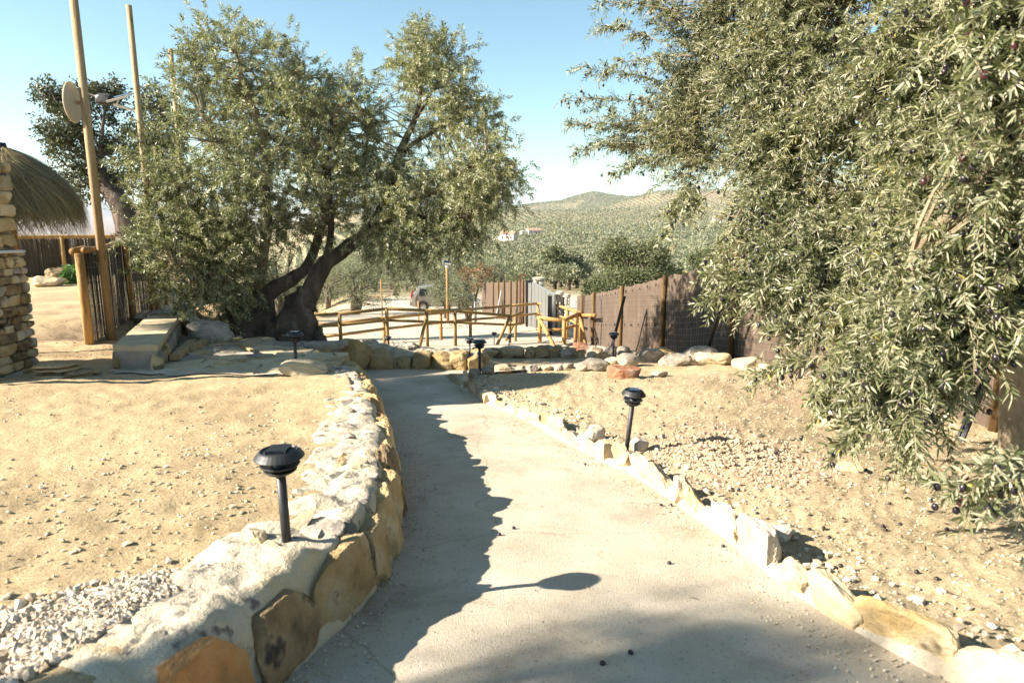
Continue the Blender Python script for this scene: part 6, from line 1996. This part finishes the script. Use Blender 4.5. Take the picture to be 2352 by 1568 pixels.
def patio():
    # crazy paving: irregular flags laid in mortar
    px = [(395,848),(640,850),(745,846),(735,805),(690,790),(560,782),(430,780),(400,800)]
    P = np.array([ground_hit(*p)[:2] for p in px])
    g = np.random.default_rng(15)
    def inside(x, y):
        c = False
        for a in range(len(P)):
            x1, y1 = P[a]; x2, y2 = P[(a + 1) % len(P)]
            if (y1 > y) != (y2 > y) and x < (x2 - x1) * (y - y1) / (y2 - y1 + 1e-12) + x1: c = not c
        return c
    sheet_from_px('patio_bed', px, M['mortar_dark'], .012, 'grey mortar bed of the crazy paving under the olive', 'paving', .07)
    c = P.mean(0)
    root = thing('flagstone_paving', 'crazy paving of pale irregular flagstones beneath the big olive', 'paving', (c[0], c[1], gz(c[0], c[1])))
    inv = np.array(root.location)
    lo, hi = P.min(0), P.max(0)
    seeds = []
    for _ in range(4000):
        x, y = g.uniform(lo[0], hi[0]), g.uniform(lo[1], hi[1])
        if inside(x, y) and all(((x - a) ** 2 + (y - b) ** 2) > (.155 * s) ** 2 for a, b, s in seeds):
            seeds.append((x, y, g.uniform(.8, 1.5)))
    S = np.array(seeds)[:, :2]
    for q in range(min(140, len(S))):
        # cell of the seed: clip a square by the bisectors
        poly = [S[q] + np.array(v) * .32 for v in ((-1, -1), (1, -1), (1, 1), (-1, 1))]
        for k in range(len(S)):
            if k == q: continue
            mid = (S[q] + S[k]) / 2; nn = S[k] - S[q]; nn = nn / np.linalg.norm(nn)
            mid = mid - nn * .012
            out = []
            for a in range(len(poly)):
                A_, B_ = poly[a], poly[(a + 1) % len(poly)]
                da, db = np.dot(A_ - mid, nn), np.dot(B_ - mid, nn)
                if da <= 0: out.append(A_)
                if da * db < 0: out.append(A_ + (B_ - A_) * da / (da - db))
            poly = out
            if len(poly) < 3: break
        if len(poly) < 3: continue
        poly = np.array(poly); poly = S[q] + (poly - S[q]) * g.uniform(.86, 1.0, (len(poly), 1))
        z = gz(*S[q]) + .028 + g.uniform(-.004, .004)
        n = len(poly)
        topv = np.concatenate([poly, np.full((n, 1), z)], 1); mid_ = topv.copy(); mid_[:, :2] = S[q] + (poly - S[q]) * 1.05; mid_[:, 2] -= .008; bot = mid_.copy(); bot[:, 2] -= .05
        m = MB(); i = np.arange(n); j = (i + 1) % n
        m.add(np.concatenate([topv, mid_, bot]) - inv, np.concatenate([np.stack([i + n, j + n, j, i], 1), np.stack([i + 2 * n, j + 2 * n, j + n, i + n], 1)]))
        m.f.append(np.arange(n)[None, :])
        m.build('flagstone', M[['cream_stone', 'grey_stone', 'cream_stone', 'stone'][int(g.integers(4))]], root)
    # pale apron in front of bench and paving
    sheet_from_px('concrete_apron', [(238,858),(262,832),(400,838),(640,846),(735,852),(640,864),(420,866)], M['concrete'], .010, 'smooth pale cement apron in front of the stone bench', 'apron', .06)
    for q, (x0, y0, x1, y1, d, lab) in enumerate([(402,834,445,795,6.4,'short weathered timber lying by the bench on the paving'), (438,812,470,795,6.7,'second weathered timber offcut beside the first on the paving'),
                                                  (548,800,582,818,6.5,'thin pale stick lying across the flagstones')]):
        a, b = ground_hit(x0, y0), ground_hit(x1, y1)
        r = thing('timber', lab, 'timber', (a + b) / 2)
        v = b - a; L_ = np.linalg.norm(v)
        m = MB(); R = np.array(Vector(v).to_track_quat('X', 'Z').to_matrix())
        m.box((0, 0, .055), (L_, .08 if q < 2 else .035, .05 if q < 2 else .02), R=R); m.build('plank', M['pale_wood'], r)
patio()

# pile of thin flat stones on the sand by the pillar
def flat_pile():
    for q, (x, y, w, lab) in enumerate([(140, 868, .42, 'wide thin slab at the bottom of the flat stone pile'), (150, 860, .38, 'thin brown slab in the middle of the flat stone pile'), (135, 852, .36, 'thin tan slab second from the top of the flat stone pile'),
                                        (125, 846, .32, 'topmost thin slab of the flat stone pile'), (185, 858, .26, 'thin slab slipped off the right of the flat stone pile'), (112, 862, .24, 'small thin slab at the left of the flat stone pile')]):
        p = ground_hit(x, 868 if q < 4 else y + 4)
        z = p[2] + .018 + (.028 * q if q < 4 else 0)
        o = rock_obj('flat_stone', 7000 + q, (w, w * .6, .03), (p[0], p[1] + .04, z), ['stone', 'brown_stone', 'stone', 'stone', 'stone', 'brown_stone'][q], (RND.uniform(-.06, .06), RND.uniform(-.08, .08), RND.uniform(-.4, .4)), None, p=4, cuts=7, rough=.06)
        tag(o, lab, 'flat stone', 'thin slabs piled on the sand')
flat_pile()

# small dry plant beside the boulder wall
b = drop(U(918, 812, 8.9)); g = np.random.default_rng(6)
rt = thing('weed', 'tiny dry weed sprouting beside the biggest ochre boulder', 'plant', b)
m = MB(); m.tube([(0, 0, -.03), (.01, 0, .08), (-.02, 0, .18)], .003, 4); m.tube([(.01, 0, .08), (.06, 0, .16)], .002, 4); m.build('stem', M['bush_leaf'], rt)
m = MB(); k = 26; v = unit(g.normal(size=(k, 3))); leaves(m, v * np.array([.07, .05, .04]) + np.array([0, 0, .16]), v, .05, .010, False, .1, None, g); m.build('foliage', M['bush_leaf'], rt)

# ------------------------------------------------------------------ small stuff on the ground
def pebbles():
    g = np.random.default_rng(55)
    V0, F0 = ico(1)
    def scatter(name, label, xy, size, mat, flat=.6, lift=.25, smooth=False):
        n = len(xy)
        z = ground_h(xy[:, 0], xy[:, 1])
        sc = size[:, None, None] * g.uniform(.6, 1.25, (n, 1, 3)) * np.array([1, 1, flat])
        jit = 1 + .22 * g.normal(size=(n, len(V0), 1))
        V = V0[None] * jit * sc
        a = g.random(n) * 6.28
        ca, sa = np.cos(a)[:, None], np.sin(a)[:, None]
        X = V[..., 0] * ca - V[..., 1] * sa + xy[:, None, 0]; Y = V[..., 0] * sa + V[..., 1] * ca + xy[:, None, 1]
        Z = V[..., 2] + (z + size * lift)[:, None]
        m = MB()
        m.add(np.stack([X, Y, Z], -1).reshape(-1, 3), (F0[None] + np.arange(n)[:, None, None] * len(V0)).reshape(-1, 3), np.repeat(g.random(n), len(V0)))
        return tag(m.build(name, M[mat], smooth=smooth), label, 'stones', kind='stuff')
    # white gravel at the lower left, behind the wall
    poly = np.array([ground_hit(*p)[:2] for p in [(-40,1420),(130,1400),(250,1360),(380,1320),(470,1310),(440,1350),(330,1420),(180,1540),(120,1600),(-100,1600)]])
    wts = g.dirichlet(np.ones(len(poly)) * .35, 160000)
    pts = wts @ poly + g.normal(size=(160000, 2)) * .035
    pts = pts[side_dist(pts[:, 0], pts[:, 1], LB) > .30][:6000]
    scatter('white_gravel', 'white gravel spread along the back of the retaining wall at the lower left', pts, g.uniform(.005, .0145, len(pts)), 'gravel_white', .75, .6)
    def sandy(n, x0, x1, y0, y1, keep):
        x = g.uniform(x0, x1, n); y = y0 + (y1 - y0) * g.random(n) ** 1.5
        k = keep(x, y)
        return np.stack([x[k], y[k]], 1)
    left_ok = lambda x, y: (side_dist(x, y, LB) > .34) & (fbm(np.stack([x * 1.2, y * 1.2, x * 0], -1), 3, 91) + .5 * g.random(len(x)) > .12)
    P = sandy(6500, -5.5, -.2, 1.2, 7.5, left_ok)
    scatter('sand_pebbles', 'small pebbles scattered over the left sand', P, g.uniform(.002, .0075, len(P)) * (1 + (g.random(len(P)) > .97) * 1.6), 'gravel_tan', .6, .3)
    right_ok = lambda x, y: (side_dist(x, y, RB) < -.11)
    P = sandy(17000, .1, 3.6, 1.0, 8.0, right_ok)
    P = P[(P[:, 1] < 7.6)]
    scatter('bed_pebbles', 'small pebbles and crumbs of earth over the right dirt bed', P, g.uniform(.002, .0075, len(P)) * (1 + (g.random(len(P)) > .985) * 1.3), 'gravel_tan', .65, .3)
    k = 600
    P = np.stack([-1.35 + g.normal(size=k) * .45, 2.75 + g.normal(size=k) * .7], 1)
    P = P[side_dist(P[:, 0], P[:, 1], LB) > .42]
    scatter('sand_grit', 'patch of coarser grit on the left sand behind the near lamp', P, g.uniform(.003, .012, len(P)), 'gravel_tan', .6, .3)
    # bigger rubble packed behind the kerb
    k = 900
    base, L = smooth_poly(RIGHT_W, 500); t = np.gradient(base, axis=0); t = t / np.linalg.norm(t, axis=1, keepdims=True); nn = np.stack([t[:, 1], -t[:, 0]], 1)
    i = g.integers(120, 500, k)
    P = base[i] + nn[i] * (.12 + np.abs(g.normal(size=(k, 1))) * .13)
    scatter('kerb_rubble', 'white and tan rubble packed behind the kerb slabs', P, g.uniform(.004, .015, k) * (1 + (g.random(k) > .95) * .9), 'gravel_white', .75, .4)
    # fine grit drifted along both edges of the path
    for poly_, sg, lab in ((LB, -1, 'fine grit drifted along the foot of the retaining wall'), (RB, 1, 'fine grit drifted along the foot of the kerb')):
        bb, LL = smooth_poly(poly_, 500); tt = np.gradient(bb, axis=0); tt = tt / np.linalg.norm(tt, axis=1, keepdims=True); nv = np.stack([-tt[:, 1], tt[:, 0]], 1) * sg
        i = g.integers(60, 498, 2600)
        P = bb[i] + nv[i] * (.02 + np.abs(g.normal(size=(2600, 1))) * .10)
        n_ = len(P); sz = g.uniform(.0012, .0045, n_)
        Vp = V0[None] * (1 + .22 * g.normal(size=(n_, len(V0), 1))) * sz[:, None, None]
        Zp = path_h(P[:, 1]) + CZ + .004
        m = MB(); m.add((Vp + np.concatenate([P, Zp[:, None]], 1)[:, None, :]).reshape(-1, 3), (F0[None] + np.arange(n_)[:, None, None] * len(V0)).reshape(-1, 3), np.repeat(g.random(n_), len(V0)))
        tag(m.build('path_grit', M['gravel_tan']), lab, 'grit', kind='stuff')
    # clods near the leaning lamp
    k = 1700
    P = np.stack([1.28 + g.normal(size=k) * .22, 3.75 + g.normal(size=k) * .24], 1)
    P = P[side_dist(P[:, 0], P[:, 1], RB) < -.12]
    scatter('earth_clods', 'reddish earth clods heaped by the leaning lamp', P, g.uniform(.003, .013, len(P)), 'clod', .8, .35)
    # parking side gravel edge
    P = np.array([wpt(x, y, d)[:2] for x, y, d in zip(g.uniform(1000, 1230, 900), np.full(900, 745), g.uniform(24, 29, 900))])
    scatter('yard_gravel', 'white gravel strip in front of the young olives and the gate', P, g.uniform(.02, .06, 900), 'gravel_white', .7, .2)
    # dry leaves and bits of twig
    def bits(name, label, P, L0, L1, mat):
        n = len(P); z = ground_h(P[:, 0], P[:, 1]) + .006
        a = g.random(n) * 6.28
        m = MB()
        leaves(m, np.stack([P[:, 0], P[:, 1], z], 1), np.stack([np.cos(a), np.sin(a), g.normal(size=n) * .12 + .1], 1), g.uniform(L0, L1, n), g.uniform(.002, .010, n), False, .05, None, g, flat=3)
        return tag(m.build(name, M[mat]), label, 'dry leaves', kind='stuff')
    P = sandy(1500, .2, 3.5, 1.2, 7.0, right_ok)
    bits('leaf_litter', 'dry olive leaves and twig bits strewn on the right bed', P, .015, .05, 'dry_leaf')
    P = np.stack([g.uniform(-6.5, -2.2, 3500), g.uniform(6.4, 10.5, 3500)], 1)
    bits('leaf_litter', 'brown leaf litter under the big olive and along the reed panel', P, .03, .07, 'dry_leaf')
    P = sandy(160, -4.5, -.6, 1.6, 6, left_ok)
    bits('leaf_litter', 'few dry leaves and straws on the left sand', P, .02, .06, 'dry_leaf')
    k = 130; P = np.stack([g.uniform(-.6, 1.2, k), g.uniform(1.7, 6.5, k)], 1)
    P = P[(side_dist(P[:, 0], P[:, 1], LB) < -.1) & (side_dist(P[:, 0], P[:, 1], RB) > .06)]
    z = path_h(P[:, 1]) + CZ + .006; a = g.random(len(P)) * 6.28
    m = MB(); leaves(m, np.concatenate([P, z[:, None]], 1), np.stack([np.cos(a), np.sin(a), a * 0 + .1], 1), g.uniform(.008, .035, len(P)), .004, False, 0, None, g, flat=3)
    tag(m.build('leaf_litter', M['dry_leaf']), 'few dry leaf scraps on the concrete path', 'dry leaves', kind='stuff')
    # fallen olives
    fm = MB(); V, Fc = ico(2); fm.add(V * np.array([.0085, .0085, .008]), Fc); me = fm.mesh('fallen_olive', True); me.materials.append(M['olive_black'])
    spots = [(1344,1068),(1537,1296),(1661,1257),(1518,1162),(1541,1162),(1448,1502),(1384,1527),(1147,1230),(1180,1215)]
    for (x, y) in spots:
        p = on_path(x, y); p[2] += CZ + .007
        tag(link('fallen_olive', me, None, None, tuple(p)), 'fallen black olive lying on the pale path', 'olive', 'fallen olives on the path')
    P = np.stack([g.uniform(.6, 3.3, 2000), 1.6 + 5.2 * g.random(2000) ** 1.3], 1)
    P = P[(side_dist(P[:, 0], P[:, 1], RB) < -.15) & (P[:, 0] / P[:, 1] < .76)][:90]
    z = ground_h(P[:, 0], P[:, 1])
    for (x, y), zz in zip(P, z):
        tag(link('fallen_olive', me, None, None, (x, y, zz + .006)), 'fallen black olive lying on the right dirt bed', 'olive', 'fallen olives on the dirt bed')
def attr_mat(name, stops, rough=.95):
    m, nt, bs, out = nodes(name)
    at = nt.nodes.new('ShaderNodeAttribute'); at.attribute_name = 'rnd'
    nt.links.new(ramp(nt, at.outputs['Fac'], stops), bs.inputs['Base Color']); bs.inputs['Roughness'].default_value = rough
    bs.inputs['Specular IOR Level'].default_value = .2
    return m
M['gravel_white'] = attr_mat('white_gravel', [(0, (.26, .20, .135)), (.3, (.41, .34, .25)), (.7, (.49, .42, .33)), (1, (.57, .51, .43))])
M['gravel_tan'] = attr_mat('tan_pebbles', [(0, (.28, .22, .14)), (.5, (.44, .36, .24)), (.9, (.52, .45, .34)), (1, (.62, .58, .50))])
M['clod'] = attr_mat('earth_clods', [(0, (.36, .265, .18)), (1, (.47, .365, .26))])
M['dry_leaf'] = attr_mat('dry_leaves', [(0, (.08, .05, .03)), (.5, (.20, .13, .07)), (1, (.36, .27, .16))])
pebbles()

# ------------------------------------------------------------------ the air between here and the far hills
def haze():
    m = bpy.data.materials.new('air')
    m.use_nodes = True
    nt = m.node_tree
    nt.nodes.clear()
    out = nt.nodes.new('ShaderNodeOutputMaterial')
    v = nt.nodes.new('ShaderNodeVolumePrincipled')
    v.inputs['Color'].default_value = (.80, .90, 1.0, 1)
    v.inputs['Density'].default_value = 1.0e-4
    v.inputs['Anisotropy'].default_value = .25
    nt.links.new(v.outputs[0], out.inputs['Volume'])
    mb = MB(); mb.box((0, 0, 90), (34000, 34000, 350))
    tag(mb.build('haze', m), 'thin pale air over the valley', 'haze', kind='stuff')
haze()
